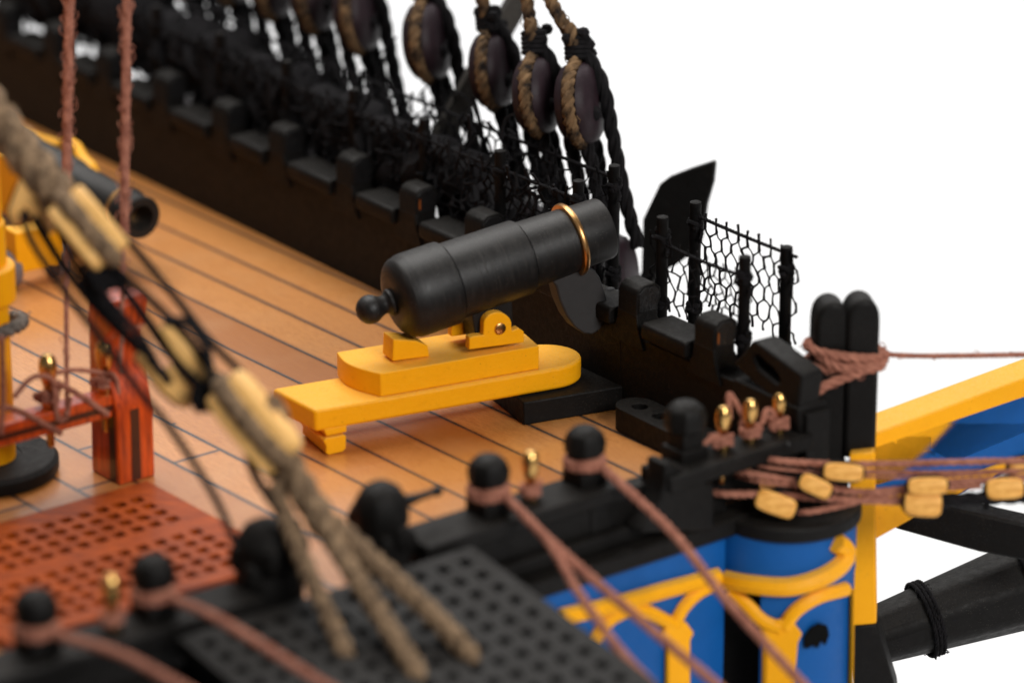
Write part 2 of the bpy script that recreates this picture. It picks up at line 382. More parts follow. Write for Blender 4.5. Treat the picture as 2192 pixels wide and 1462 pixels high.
barrel = gunmesh(prof, 'barrel', gm, car); barrel.location = bp-Vector(car['_loc']); barrel.rotation_mode = 'QUATERNION'; barrel.rotation_quaternion = rotq; barrel.scale = (1, 1, .957)
ring = gunmesh([(.66, 4.70), (.755, 4.715), (.775, 4.75), (.775, 4.80), (.755, 4.835), (.66, 4.85)], 'muzzle_ring', M['copper'], barrel)
ring.location = (0, 0, 0)

# dark chock under the slide's front end
c0 = G(1121, 862, .5); ch = hv(24.5); cp = hv(114.5)
mb = MB(); mb.prism([Vector((c0.x, c0.y, 0)), Vector((c0.x, c0.y, 0))+ch*3.0, Vector((c0.x, c0.y, 0))+ch*3.0+cp*1.7, Vector((c0.x, c0.y, 0))+cp*1.7], (0, 0, .5))
tag(mb.build('deck_chock', M['black'], bevel=.03), 'low square black chock beneath the front end of the yellow slide', 'chock')
# fairlead with two holes
from mathutils.geometry import tessellate_polygon
def holed_prism(mb, outer, holes, off):
    polys = [outer]+holes; flat = [p for q in polys for p in q]; tris = tessellate_polygon(polys); n = len(flat); off = Vector(off)
    vs = flat+[p+off for p in flat]; fs = [list(t)[::-1] for t in tris]+[[i+n for i in t] for t in tris]; k = 0
    for q in polys:
        m = len(q); fs += [[k+i, k+(i+1) % m, n+k+(i+1) % m, n+k+i] for i in range(m)]; k += m
    mb.add(vs, fs)
p0 = G(1362, 868, .5); p1 = p0+BD*2.3
sx_ = BN*.42
def stad(p0, p1, r, z):
    d = (p1-p0).normalized(); n = Vector((-d.y, d.x, 0)); o = []
    for i in range(13): a = math.pi*(.5+i/12); o.append(p0+d*r*math.cos(a)+n*r*math.sin(a))
    for i in range(13): a = math.pi*(-.5+i/12); o.append(p1+d*r*math.cos(a)+n*r*math.sin(a))
    return [Vector((p.x, p.y, z)) for p in o]
circ = lambda c, r, z, m=14: [Vector((c.x+r*math.cos(2*math.pi*i/m), c.y+r*math.sin(2*math.pi*i/m), z)) for i in range(m)]
mb = MB(); holed_prism(mb, stad(p0, p1, .42, .02), [circ(p0+BD*.12, .17, .02), circ(p0+BD*.78, .17, .02), circ(p0+BD*1.44, .17, .02)], (0, 0, .5))
tag(mb.build('fairlead_block', M['black'], bevel=.03), 'low black block with round holes on deck against the bulwark', 'fairlead')

# ================================================================== FAR BULWARK
bw_ = thing('bulwark', BB(-8, 0, 0), 'tall dark bulwark with square timberheads behind the black carronade', 'bulwark')
def tof(x, y, o): return (VB(x, y, o)-BQ).dot(BD)
heads = [tof(1319, 600, -.1), tof(1482, 680, -.1), -10.17, -7.72, -5.29, -12.9, -15.3, -17.9, -20.5, -23.0, -25.5]
mb = MB()
mb.prism([BB(-32, 0, -.05), BB(.12, 0, -.05), BB(.12, 0, 1.95), BB(-32, 0, 1.95)], BN*.6)
mb.prism([BB(.12, 0, -.05), BB(6.0, 0, -.05), BB(6.0, 0, 1.72), BB(.12, 0, 1.72)], BN*.6)
mb.build('panel', M['black'], bw_, bevel=.03)
bare = (lambda t: t.fin(t.mix(t.noise(9, 4), (.26, .07, .008), (.10, .024, .004)), .5, .3))(NT('bare_orange_wood'))
for k, t in enumerate(heads):
    w = .62; ztop = 2.82+random.uniform(-.05, .05)
    prof = [(-.05, 1.5), (-.05, ztop-.20), (.0, ztop-.08), (.12, ztop), (.42, ztop+.01), (.56, ztop-.10), (.58, ztop-.32), (.50, ztop-.5), (.50, 2.08), (.60, 1.92), (.60, 1.5)]
    o = MB().prism([BB(t, a, z) for a, z in prof], BD*w).build('timberhead', M['black'], bw_, bevel=.03)
    out = [(-.22, 1.5), (-.14, 1.72), (-.03, 1.95), (0, 2.2), (w, 2.2), (w+.04, 1.95), (w+.14, 1.72), (w+.24, 1.5)]
    MB().prism([BB(t+a, -.055, z) for a, z in out], BN*.1).build('foot_plate', M['black'], o, bevel=.015)
    MB().prism([BB(t+w, a, z) for a, z in [(.0, 2.25), (.0, ztop-.16), (.14, ztop-.05), (.40, ztop-.05), (.50, ztop-.16), (.51, ztop-.3), (.44, ztop-.5), (.44, 2.25)]], BD*.02).build('side_face', M['gloss'], o, bevel=.008)
    if k in (1, 3):
        MB().prism([BB(t+w+.021, a, z) for a, z in [(.03, 2.34), (.07, 2.30), (.085, 2.42), (.07, 2.57), (.04, 2.54), (.025, 2.44)]], BD*.006).build('bare_patch', bare, o)
hs = sorted(heads)
for a, b in zip(hs[:-1], hs[1:]):
    mb = MB(); pr_ = [(-.15, 1.80), (-.17, 1.86), (-.17, 2.08), (-.12, 2.16), (.62, 2.17), (.7, 2.1), (.7, 1.80)]
    mb.prism([BB(a+.90, o, z) for o, z in pr_], BD*(b-a-.90-.14)); mb.build('rail_cap', M['black'], bw_, bevel=.05, seg=3)
mb = MB(); mb.prism([BB(3.9, o, z) for o, z in [(-.12, 1.3), (-.15, 1.86), (.6, 1.9), (.6, 1.3)]], BD*2.0); mb.build('rail_cap', M['black'], bw_, bevel=.05)
# slotted fairlead on the rail
Zb = lambda x, y: (1280+x/4.3, 560+y/4.3)
fl = thing('slotted_fairlead', BB(5.4, 0, 1.8), 'grey topped black block with a long slot at the end of the bulwark rail', 'fairlead')
ol = -.12
fo = [VB(*Zb(x, y), ol) for x, y in [(1240, 935), (1330, 850), (1410, 735), (1450, 730), (1860, 1030), (1880, 1060), (1830, 1420), (1400, 1090)]]
fs_ = [VB(*Zb(x, y), ol) for x, y in [(1432, 885), (1445, 850), (1480, 865), (1620, 990), (1665, 1060), (1670, 1120), (1640, 1125), (1470, 985)]]
mb = MB(); holed_prism(mb, fo, [fs_], BN*.55); mb.build('block_body', M['black'], fl, bevel=.05)
cF = sum(fs_, Vector())/len(fs_)
MB().prism([cF+(p-cF)*1.1+BN*.2 for p in fs_], BN*.1).build('sheave_shade', M['gap_shade'], fl)  # slot-shaped plug coloured as the shade inside the slot

# D shaped cheek seen under the muzzle
CN = (Vector((.35, -.93, .10))).normalized()
cc = VB(1245, 640, -.45)
ck = thing('port_cheek', BB(-.9, .3, 1.2), 'dark grey round bottomed plate hanging in the gunport under the muzzle', 'plate')
pp = [V(x, y, cc, CN) for x, y in [Z5(858, 165), Z5(1010, 110), Z5(1180, 60), Z5(1260, 75), Z5(1310, 150), Z5(1350, 260), Z5(1382, 380), Z5(1385, 450), Z5(1360, 550), Z5(1310, 630), Z5(1240, 675), Z5(1160, 665), Z5(1080, 610), Z5(1000, 500), Z5(940, 360), Z5(905, 230)]]
def grey_m():
    t = NT('dusty_dark_metal'); return t.fin(t.mix(t.noise(5, 5), (.020, .0195, .020), (.034, .033, .034)), .6, .25)
M['dusty'] = grey_m()
mb = MB(); mb.prism(pp, -CN*.5); mb.build('cheek_plate', M['dusty'], ck, bevel=.04)
mb = MB()
for x, y, r in ((1400, 300, .16), (1445, 350, .15), (1420, 400, .15), (1460, 300, .1)): mb.blob(V(*Z5(x, y), cc-CN*.6, CN), (r, r, r), seg=10)
mb.build('knot', M['dusty'], ck)

# ================================================================== STANCHIONS AND NETTING
def stanchion(t, o, z0, z1, label, r=.125):
    b = BB(t, o, z0); s = thing('net_stanchion', b, label, 'post', 'thin black posts holding the netting')
    mb = MB(); H = z1-z0; mb.lathe([(r, 0), (r, H-.12), (r*1.04, H-.1), (r*.95, H-.02), (r*.6, H)], b, ZZ, 12); p = mb.build('pole', M['pole'], s)
    for zz in (H-.45, .55):
        mb = MB()
        for q in range(9):
            a = random.uniform(0, 6.28); mb.blob(b+Vector((math.cos(a)*r*.8, math.sin(a)*r*.8, zz+random.uniform(-.14, .14))), (.085, .08, .085), seg=8)
        mb.tube([b+Vector((math.cos(a)*r*1.1, math.sin(a)*r*1.1, zz+.03*math.sin(2*a))) for a in [i*math.pi/6 for i in range(12)]], .05, 6, closed=True)
        if H > 1.6 and zz > 1: mb.rope([b+ZZ*(H-.45), b+ZZ*(H-.6)+BD*.2, b+ZZ*(H-.72)+BD*.3-BN*.1], .035)
        mb.build('lashing', M['rope_black'], s)
    return s
oi, oo = .7, 1.9
stanchion(.55, oi, 1.75, 4.14, 'black stanchion left of the port side of the forward inner net panel')
stanchion(3.18, oi, 1.75, 4.04, 'knotted black stanchion at the right end of the forward inner net panel')
stanchion(.12, oo, 1.2, 4.10, 'taller black stanchion at the aft top corner of the outer forward net')
stanchion(3.03, oo, 1.2, 3.95, 'black stanchion at the fore end of the outer forward net')
stanchion(-2.6, oo, 1.2, 4.17, 'black stanchion just right of the nearest deadeye lanyard')
stanchion(-2.26, oi, 1.75, 4.16, 'stubby black stanchion top showing just above the gun muzzle')
for i, t in enumerate((-5.0, -7.8, -10.5, -13.2, -16, -18.8)):
    stanchion(t, oi, 1.9, 4.1, ['blurred black stanchion behind the third timberhead aft of the muzzle', 'blurred black stanchion near the copper pins behind the timberheads', 'blurred black stanchion behind the round topped middle timberhead', 'soft black stanchion under the hanging deadeyes at top', 'soft black stanchion second from the aft end', 'very blurred black stanchion furthest aft in the netting'][i])
def hexnet(mb, a, b, ztop, zbot, o, w=.36, av=.20, bv=.105, r=.022, jit=.03, sag=.12, skip=None, bulge=0):
    L = b-a; nc = int(L/w); rows = int((ztop-zbot)/(av+bv)); J = {}
    def N(i, j, top):     # node of row i (down from the top), column j
        k = (i, j, top)
        if k not in J:
            x = a+(j+.5*(i % 2))*w; z = ztop-i*(av+bv)-(0 if top else av); f = (x-a)/L
            z -= sag*math.sin(math.pi*min(max(f, 0), 1))
            J[k] = BB(x+random.gauss(0, jit), o+random.gauss(0, jit)+bulge*math.sin(i*.8), z+random.gauss(0, jit))
        return J[k]
    def E(p, q, rr=r):
        m = (p+q)/2+Vector((random.gauss(0, .012), random.gauss(0, .012), random.gauss(0, .012))); k = random.uniform(.8, 1.25)
        mb.tube([p, m, q], [rr*k, rr*.8*k, rr*k*1.15], 4)
    for i in range(rows):
        for j in range(nc+1):
            if skip and skip(i, j, rows, nc): continue
            E(N(i, j, True)+(ZZ*.12 if i == 0 else ZZ*0), N(i, j, False), r*1.15)
            if i < rows-1:
                if i % 2 == 0:
                    E(N(i, j, False), N(i+1, j, True)); 
                    if j > 0: E(N(i, j, False), N(i+1, j-1, True))
                else:
                    E(N(i, j, False), N(i+1, j, True))
                    if j < nc: E(N(i, j, False), N(i+1, j+1, True))
    mb.rope([BB(a+L*f, o, ztop-sag*math.sin(math.pi*f)-.02) for f in (0, .25, .5, .75, 1)], .04)
def net(a, b, zt, zb, o, label, **kw):
    mb = MB(); hexnet(mb, a, b, zt, zb, o, **kw); ob = mb.build('netting', M['rope_black'], None, loc=BB((a+b)/2, o, zb), weld=False); tag(ob, label, 'netting', 'black hexagonal safety netting along the rail')
net(.12, 3.35, 3.82, 1.55, oo, 'open black hexagonal net in the outer row, right of the anchor fluke', sag=.02, jit=.02, w=.34, av=.21, bv=.12, r=.023)
net(.2, 3.25, 3.62, 2.0, oi, 'lower crumpled black net stretched between the two inner posts', jit=.03, sag=.06, w=.3, r=.019)
net(-24, -2.45, 3.9, 1.3, oo, 'long black net behind the deadeyes and lanyards', jit=.035, sag=.1)
net(-24, -2.2, 3.75, 2.0, oi, 'long black net just behind the row of timberheads', jit=.07, sag=.15, w=.27, av=.14, bv=.08, r=.032, bulge=.05)
mb = MB(); path = []; rad = []
for i in range(106):
    t = -27+i*.2; f = (t+27)/24
    path.append(BB(t+random.uniform(-.05, .05), 1.35+random.uniform(-.12, .12), 2.62+.7*max(0, .75-f)+.25*math.sin(i*.9)+random.uniform(-.12, .12)-max(0, f-.8))); rad.append((.56+.35*max(0, .7-f)+random.uniform(-.1, .25))*(1-max(0, f-.8)*2.5))
mb.tube(path, rad, 14)
for i in range(520):
    k = random.randrange(8, 104); a = random.uniform(0, 6.28); c = path[k]+(ZZ*math.sin(a)+BN*math.cos(a))*rad[k]*1.0; q = c+Vector((random.gauss(0, .25), random.gauss(0, .25), random.gauss(0, .3))); mb.tube([c, (c+q)/2+ZZ*random.gauss(0, .08), q], random.uniform(.02, .045), 4)
for i in range(260):
    t = random.uniform(-25, -5.5); z = random.uniform(2.4, 4.3); o = random.uniform(.9, 2.6); c = BB(t, o, z)
    q = c+BD*random.gauss(0, .5)+ZZ*random.gauss(-.3, .6)+BN*random.gauss(0, .2); mb.tube(cr([c, (c+q)/2+ZZ*random.gauss(0, .2)+BD*random.gauss(0, .15), q], .15), random.uniform(.02, .05), 4)
tag(mb.build('bundled_netting', M['rope_black'], None, loc=BB(-15, 1.35, 2), weld=False), 'crumpled black roll of bundled netting lying between the two long nets', 'netting')

# ================================================================== SHROUDS AND DEADEYES
SO = 2.6
TL = (BD*.235+ZZ*-.97).normalized()      # lean of the shrouds, seen along the side
lab = ['right most dark deadeye with twisted rope in its groove', 'deadeye tucked close behind the right most one', 'third dark deadeye from the right, seen edge on', 'single dark deadeye hanging clear against white', 'blurred deadeye left of the bright gap', 'blurred deadeye cut by the top edge, sixth from right', 'soft deadeye hanging at the top edge, seventh from right', 'soft deadeye at the top edge over the aft timberheads', 'very blurred aft deadeye behind the left brown rope', 'very blurred deadeye furthest aft at the top left']
dpx = [(1243, 222, 1.0), (1150, 205, .95), (1056, 150, .95), (917, 88, 1.0), (768, 28, 1.0), (672, -8, .95), (582, -36, .95), (490, -66, .95), (392, -80, 1.0), (290, -110, 1.0)]
upx = [(1178, 0), (1128, 0), (1032, 0), (884, -60), (740, -130), (640, -160), (550, -190), (460, -215), (360, -235), (262, -260)]
for i, ((x, y, sc), (ux, uy)) in enumerate(zip(dpx, upx)):
    c = VB(x, y, SO+(-.35 if i == 1 else 0)); ax = (hv(-17)+ZZ*.16).normalized(); R0 = .88*sc; T = .40*sc
    top = VB(ux, uy, SO-.1*(i in (1,)))
    dirn = (top-c).normalized(); upv = (dirn-ax*dirn.dot(ax)).normalized(); sd = ax.cross(upv)
    d = thing('deadeye', c, lab[i], 'deadeye', 'dark deadeyes hanging on the shrouds')
    mb = MB(); pr_ = [(.05, -T), (R0*.55, -T*1.05), (R0*.80, -T*.92), (R0*.94, -T*.7), (R0, -T*.4), (R0*.93, -T*.18), (R0*.90, 0), (R0*.93, T*.18), (R0, T*.4), (R0*.94, T*.7), (R0*.80, T*.92), (R0*.55, T*1.05), (.05, T*1.08)]
    mb.lathe(pr_, c, ax, 32); mb.build('disc', M['deadeye'], d)
    for a in (90, 210, 330):
        q = c+(upv*math.sin(R_(a))+sd*math.cos(R_(a)))*R0*.42
        MB().blob(q+ax*(T*.98)+TL*.06, (.15, .14, .17), seg=10).build('lanyard_knot', M['rope_black'], d)
    # shroud: comes down, splits round the groove
    s = thing('shroud', top, ['worn twisted shroud rope ending round the right most deadeye', 'worn shroud rope running to the second deadeye', 'brown worn shroud rope above the third deadeye', 'dark shroud rope over the deadeye hanging clear', 'blurred shroud left of the bright gap', 'blurred shroud at the top edge, sixth from right', 'soft shroud, seventh from right', 'soft shroud over the aft timberheads', 'very blurred shroud behind the left brown rope', 'very blurred shroud furthest aft'][i], 'shroud', 'shrouds rising out of the frame')
    loop = [c+(upv*math.sin(R_(a))+sd*math.cos(R_(a)))*(R0*.98) for a in range(70, -255, -20)]
    neck = c+upv*(R0*1.35)
    mb = MB(); mb.rope([top+dirn*1.2, top, neck]+[neck*.5+loop[0]*.5]+loop+[neck+sd*.12, neck+dirn*.5+sd*.16], .155*sc, 3, pitch=.62, fuzz=40 if i < 4 else 0); mb.build('shroud_rope', M['rope_worn'], s)
    mb = MB()
    for q in range(5): 
        cz = c+upv*(R0*1.12+.10*q); mb.tube([cz+(sd*math.cos(a)*(.27-.02*q)+ax*math.sin(a)*.23) for a in [k*math.pi/7 for k in range(14)]], .068, 6, closed=True)
    for q in range(10): mb.blob(c+upv*(R0*1.1+random.uniform(0, .55))+sd*random.uniform(-.25, .25)+ax*random.uniform(-.15, .25), (.14, .13, .13), seg=8)
    mb.build('seizing', M['rope_black'], s)
    # lanyard down to the channel, with the lower deadeye
    end = c+TL*(3.2+.0*i)+BN*.25; l = thing('lanyard', end, ['black lanyard ropes falling from the right most deadeye', 'black lanyards under the second deadeye', 'black lanyards under the third deadeye', 'black lanyards below the deadeye hanging clear', 'blurred black lanyards left of the bright gap', 'blurred black lanyards, sixth set from right', 'soft black lanyards, seventh set from right', 'soft black lanyards over the aft timberheads', 'very blurred black lanyards behind the left brown rope', 'very blurred black lanyards furthest aft'][i], 'lanyard', 'black lanyards between upper and lower deadeyes')
    for k, (a, rr) in enumerate(((205, .15), (275, .16), (350, .15))):
        q = c+(upv*math.sin(R_(a))+sd*math.cos(R_(a)))*R0*(.5 if k < 2 else .85)
        e2 = end+sd*(-.42+.42*k)
        mb = MB()
        if k == 2: mb.rope([neck+ax*.05, c+upv*R0*.8+ax*(T*.95), c+upv*R0*.1+ax*(T+.17), c+TL*.9+ax*(T+.22), c+TL*1.9+ax*(T+.28), end+ax*.62], .16, 3, pitch=1.3)
        else: mb.rope([q+ax*-.05, q+ax*.1+TL*.8, e2*.5+q*.5, e2], rr, 3)
        mb.build('strand', M['rope_black'], l)
    dl = thing('lower_deadeye', end+TL*.5, ['dark lower deadeye behind the gun muzzle', 'dark lower deadeye among the net, second from right', 'dark lower deadeye among the net, third from right', 'dark lower deadeye below the grey spar', 'dim lower deadeye, fifth from right', 'dim lower deadeye, sixth from right', 'dim lower deadeye, seventh from right', 'dim lower deadeye over the aft timberheads', 'dim lower deadeye behind the left brown rope', 'dim lower deadeye furthest aft'][i], 'deadeye', 'lower deadeyes set in the channel')
    mb = MB(); mb.lathe([(p_*.95, q_) for p_, q_ in pr_], end+TL*.55, ax, 26); mb.build('disc', M['deadeye'], dl)
    mb = MB(); cl = end+TL*.55; mb.tube([cl+(upv*math.sin(a)+sd*math.cos(a))*R0*.95 for a in [k*math.pi/12 for k in range(24)]], .10, 8, closed=True); mb.tube([cl-upv*R0, cl-upv*(R0+1.6)], .07, 8); mb.build('strop', M['gloss'], dl)
# channel board outboard under them
mb = MB(); mb.prism([BB(-30, .75, -.2), BB(.3, .75, -.2), BB(.3, 3.6, -.2), BB(-30, 3.6, -.2)], (0, 0, .35)); tag(mb.build('channel_board', M['black'], bevel=.05), 'long black channel board on the hull side below the lower deadeyes', 'board')
# weathered spar slanting behind the deadeyes
p0, p1 = WD(1098, 20, 3.4), WD(962, 265, 3.4); dr = (p1-p0).normalized()
mb = MB(); sd = dr.cross(Vector((0, 1, 0))).normalized(); mb.box((p0+p1)/2, (.24, .3, (p1-p0).length/2+.5), (sd, dr.cross(sd), dr)); tag(mb.build('weathered_spar', M['grey_wood'], None, loc=(p0+p1)/2, bevel=.06), 'weathered grey squared spar slanting behind the deadeyes', 'spar')
# anchor fluke
an = thing('anchor', WD(1440, 560, 2.0), 'black anchor with pointed fluke sticking up behind the netting', 'anchor')
FN = Vector((-.28, -.95, .1)).normalized(); cc2 = WD(1450, 450, 2.0)
pp = [V(x, y, cc2, FN) for x, y in [(1372, 600), (1376, 470), (1412, 395), (1432, 380), (1478, 362), (1527, 346), (1530, 352), (1526, 392), (1512, 440), (1504, 500), (1494, 535), (1450, 565), (1420, 582), (1390, 590)]]
mb = MB(); mb.prism(pp, -FN*.22); mb.build('palm', M['black'], an, bevel=.03)
mb = MB(); mb.tube([V(1505, 360, cc2-FN*.25, FN), V(1455, 470, cc2-FN*.35, FN), V(1412, 560, cc2-FN*.4, FN), V(1370, 640, cc2-FN*.4, FN)], [.1, .22, .26, .28], 4); mb.build('arm', M['black'], an, bevel=.03)

# ================================================================== CORNER POSTS
def roundpost(name, x0, x1, ytop, base, zb, label):
    pass
cb = V(1812, 965, SV(9.9, 0, 0), UU); zc = cb.z
for (xc, yt, off, label) in ((1777, 636, 0, 'left one of two round topped black posts lashed together'), (1843, 630, 0, 'right one of two round topped black posts lashed together')):
    top = V(xc, yt, cb, Vector((0, 1, 0))); b = Vector((top.x, top.y, zc-(.75 if off == 0 and xc < 1800 else .02))); hw_ = .335
    mb = MB(); n_ = 12
    s = thing('bollard_post', b, label, 'post', 'pair of black lashed posts at the corner')
    H = top.z-b.z
    X, Y = hv(8), hv(98)
    mb.prism([b+X*-hw_+Y*-hw_, b+X*hw_+Y*-hw_]+[b+X*(hw_*math.cos(math.pi*i/12))+Y*-hw_+ZZ*(H-.50+.50*math.sin(math.pi*i/12)**.8) for i in range(13)], Y*(2*hw_)); mb.build('shaft', M['black'], s, bevel=.10, seg=3)
# rope binding and its lead to the right
pc = (V(1810, 760, cb, Vector((0, 1, 0))))
X, Y = hv(8), hv(98); lash = thing('lashing_rope', pc, 'brown rope bound round the two black posts and led off to the right', 'rope')
mb = MB()
def ringp(z, dz, a0=0, a1=360, ex=.78, ey=.46): return [pc+X*(ex*math.cos(R_(a)))+Y*(ey*math.sin(R_(a)))+ZZ*(z+dz*math.cos(R_(a))) for a in range(a0, a1+1, 12)]
mb.rope(ringp(.12, -.12), .10, pitch=.6, fuzz=14); mb.rope(ringp(-.08, .05), .10, pitch=.6, fuzz=14)
mb.rope([pc+X*.76-ZZ*.05-Y*.1, pc+X*.3-Y*.52-ZZ*.12, pc-X*.45-Y*.60-ZZ*.35, pc-X*.85-Y*.65-ZZ*.62], .10, pitch=.6, fuzz=14)
mb.rope([pc-X*.78+ZZ*.3, pc-X*.3-Y*.5-ZZ*.02, pc+X*.5-Y*.52-ZZ*.1, pc+X*.8-ZZ*.02], .10, pitch=.6, fuzz=8); mb.build('binding', M['rope_brown'], lash)
mb = MB(); mb.rope([pc+X*.7-ZZ*.02, V(2000, 762, cb, Vector((0, 1, 0))), V(2330, 757, cb, Vector((0, 1, 0)))], .055, pitch=.3, fuzz=14, fl=.08); mb.build('lead', M['rope_brown'], lash)

# ================================================================== BEAKHEAD BULKHEAD
PU = 10.05
def VU(x, y, du=0): return V(x, y, SV(PU+du, 0, 0), UU)
bh = thing('beakhead_bulkhead', SV(PU, -4, -6), 'blue bulkhead with yellow arched mouldings below the black rail', 'bulkhead')
tl = VU(1050, 1285); trr = VU(1560, 1165)
mb = MB(); zt_ = -.35
vL = -12.0; vR = VU(1552, 1200).dot(VV); vC = VU(1800, 1100).dot(VV)
mb.prism([SV(PU, -26, -7), SV(PU, vR, -7), SV(PU, vR, zt_), SV(PU, -26, zt_)], -UU*.35); mb.build('wall', M['blue'], bh)
rc = (vR+vC)/2; rr_ = (vC-vR)/2
rp = lambda k, z, i, n: SV(PU-.35+(.25+k*.95*rr_)*math.sin(math.pi*i/n)**.8, rc-(rr_+k*0)*math.cos(math.pi*i/n), z)
zr = VU(1600, 1262).z+.25
mb = MB(); mb.prism([rp(1, zr, i, 20) for i in range(21)], ZZ*(-.3-zr)); mb.build('roundhouse', M['blue'], bh)
mb = MB(); mb.prism([rp(1, -7, i, 20)+UU*-.02 for i in range(4, 21)]+[SV(PU-.4, rc, -7)], ZZ*(zr+7.1)); mb.build('roundhouse_wall', M['blue'], bh)
mb = MB(); mb.prism([SV(PU+.22, -26, -.38), SV(PU+.22, vC, -.38), SV(PU-.5, vC, -.38), SV(PU-.5, -26, -.38)], ZZ*.38); mb.build('cap_ledge', M['black'], bh, bevel=.06)
mb = MB(); mb.prism([rp(1.12, -.36, i, 20) for i in range(21)], ZZ*.30); mb.build('roundhouse_roof', M['black'], bh, bevel=.05)
def strip(name, pix, r, du=.05, fl=.6, onround=False):
    pts = [VU(x, y, du) for x, y in pix]; mb = MB(); mb.tube(cr(pts, .15), r, 8); return mb.build(name, M['yellow'], bh)
Z8 = lambda x, y: (1150+x/3.087, 1080+y/3.087)
strip('top_moulding', [Z8(150, 740), Z8(500, 660), Z8(850, 560), Z8(1190, 470)], .175)
strip('arch_moulding', [Z8(380, 890), Z8(450, 780), Z8(560, 710), Z8(690, 695), Z8(800, 740), Z8(890, 790)], .14)
strip('arch_moulding', [Z8(900, 800), Z8(960, 680), Z8(1060, 580), Z8(1180, 520)], .14)
mb = MB(); mb.prism([VU(x, y, .02) for x, y in [Z8(830, 800), Z8(890, 750), Z8(960, 760), Z8(1010, 830), Z8(985, 880), Z8(985, 1300), Z8(835, 1300), Z8(840, 880), Z8(805, 850)]], UU*.14); mb.build('pilaster', M['yellow'], bh, bevel=.04)
# mouldings of the roundhouse follow its curve
def onround(x, y, k=1.0):
    # nearest point of the curved wall met by the line of sight
    best = None
    for i in range(0, 601):
        p = rp(1, 0, i, 600); n = Vector((0, 0, 1)); 
        r = ray(x, y); # vertical line through p: choose i whose azimuth matches
        q = CAM+r*(((p.x-CAM.x)*r.x+(p.y-CAM.y)*r.y)/(r.x*r.x+r.y*r.y))
        d = math.hypot(q.x-p.x, q.y-p.y)
        front = UU.dot(p)
        if best is None or d < best[0]-1e-9: best = (d, q, p)
    return Vector((best[2].x, best[2].y, best[1].z))+UU*.05*k
def strip2(name, pix, r, parent=bh):
    mb = MB(); mb.tube(cr([onround(x, y) for x, y in pix], .12), r, 8); return mb.build(name, M['yellow'], bh)
strip2('top_moulding', [Z8(1240, 490), Z8(1400, 520), Z8(1650, 535), Z8(1850, 480), Z8(1990, 390), Z8(2030, 300), Z8(1960, 240)], .20)
strip2('arch_moulding', [Z8(1270, 560), Z8(1370, 650), Z8(1480, 760), Z8(1600, 810)], .145)
strip2('arch_moulding', [Z8(1620, 800), Z8(1700, 690), Z8(1850, 600), Z8(2030, 550)], .15)
mb = MB(); pp = [onround(x, y) for x, y in [Z8(1450, 800), Z8(1560, 740), Z8(1660, 760), Z8(1715, 830), Z8(1685, 890), Z8(1650, 1300), Z8(1465, 1300), Z8(1470, 880)]]; mb.prism(pp, UU*.14); mb.build('pilaster', M['yellow'], bh, bevel=.04)
mb = MB(); pp = [onround(x, y) for x, y in [Z8(2010, 560), Z8(2060, 540), Z8(2050, 1300), Z8(1970, 1300)]]; mb.prism(pp, UU*.12); mb.build('edge_moulding', M['yellow'], bh, bevel=.03)
hp = [onround(1150+x/3.087, 1080+y/3.087)-UU*.01 for x, y in [(1750, 930), (1755, 860), (1800, 800), (1850, 775), (1900, 790), (1915, 850), (1890, 920), (1860, 890), (1840, 940), (1800, 920), (1770, 945)]]
mb = MB(); mb.prism(hp, UU*.03); mb.build('hawse_hole_shade', M['gap_shade'], bh)  # thin plate on the wall, its black painted for the shade in the hole
# corner post, yellow over black
cb = V(1843, 1150, SV(10.5, 0, 0), UU)
cpst = thing('corner_post', V(1843, 1400, cb, Vector((0, 1, 0))), 'yellow square corner post running down from the two black posts', 'post')
pl = [V(x, y, cb, Vector((.1, -.99, 0))) for x, y in [(1818, 972), (1872, 966), (1876, 1335), (1822, 1340)]]
mb = MB(); mb.prism(pl, Vector((.1, .95, 0))*.7); mb.build('upper_post', M['yellow'], cpst, bevel=.04)
pl = [V(x, y, cb, Vector((.1, -.99, 0))) for x, y in [(1822, 1341), (1876, 1336), (1918, 1475), (1925, 1530), (1835, 1530), (1828, 1475)]]
mb = MB(); mb.prism(pl, Vector((.1, .95, 0))*.7); mb.build('lower_post', M['black'], cpst, bevel=.04)

# ================================================================== FORE RAIL WITH POSTS
rail = thing('fore_rail', SV(9.45, -8, 0), 'black fore rail with knob headed posts in the blurred foreground', 'rail')
pv = [-17.9, -15.5, -8.07, -5.77]; pu = 9.45
def zb_box(u0, u1, v0, v1, z0, z1): 
    return MB().prism([SV(u0, v0, z0), SV(u1, v0, z0), SV(u1, v1, z0), SV(u0, v1, z0)], ZZ*(z1-z0))
for a, b in ((-19.6, -13.6), (-10.0, -5.2), ): zb_box(9.05, 10.1, a, b, 1.02, 1.3).build('rail_plank', M['black'], rail, bevel=.05)
zb_box(9.05, 10.05, -24, -19.62, 1.0, 1.28).build('rail_plank', M['black'], rail, bevel=.05)
for a, b in ((-19.0, -18.2), (-15.9, -15.1), (-9.8, -9.3), (-5.9, -5.4)): zb_box(9.1, 9.8, a, b, 0, 1.02).build('rail_support', M['black'], rail, bevel=.04)
zb_box(9.35, 9.75, -26, -13.7, .1, 1.015).build('rail_panel', M['black'], rail)
zb_box(9.35, 9.75, -9.9, -1.6, .1, 1.015).build('rail_panel', M['black'], rail)
zb_box(9.2, 9.95, -26, -12.9, 0, .3).build('sill', M['black'], rail, bevel=.05)
zb_box(9.2, 9.95, -11, -2.6, 0, .34).build('sill', M['black'], rail, bevel=.05)
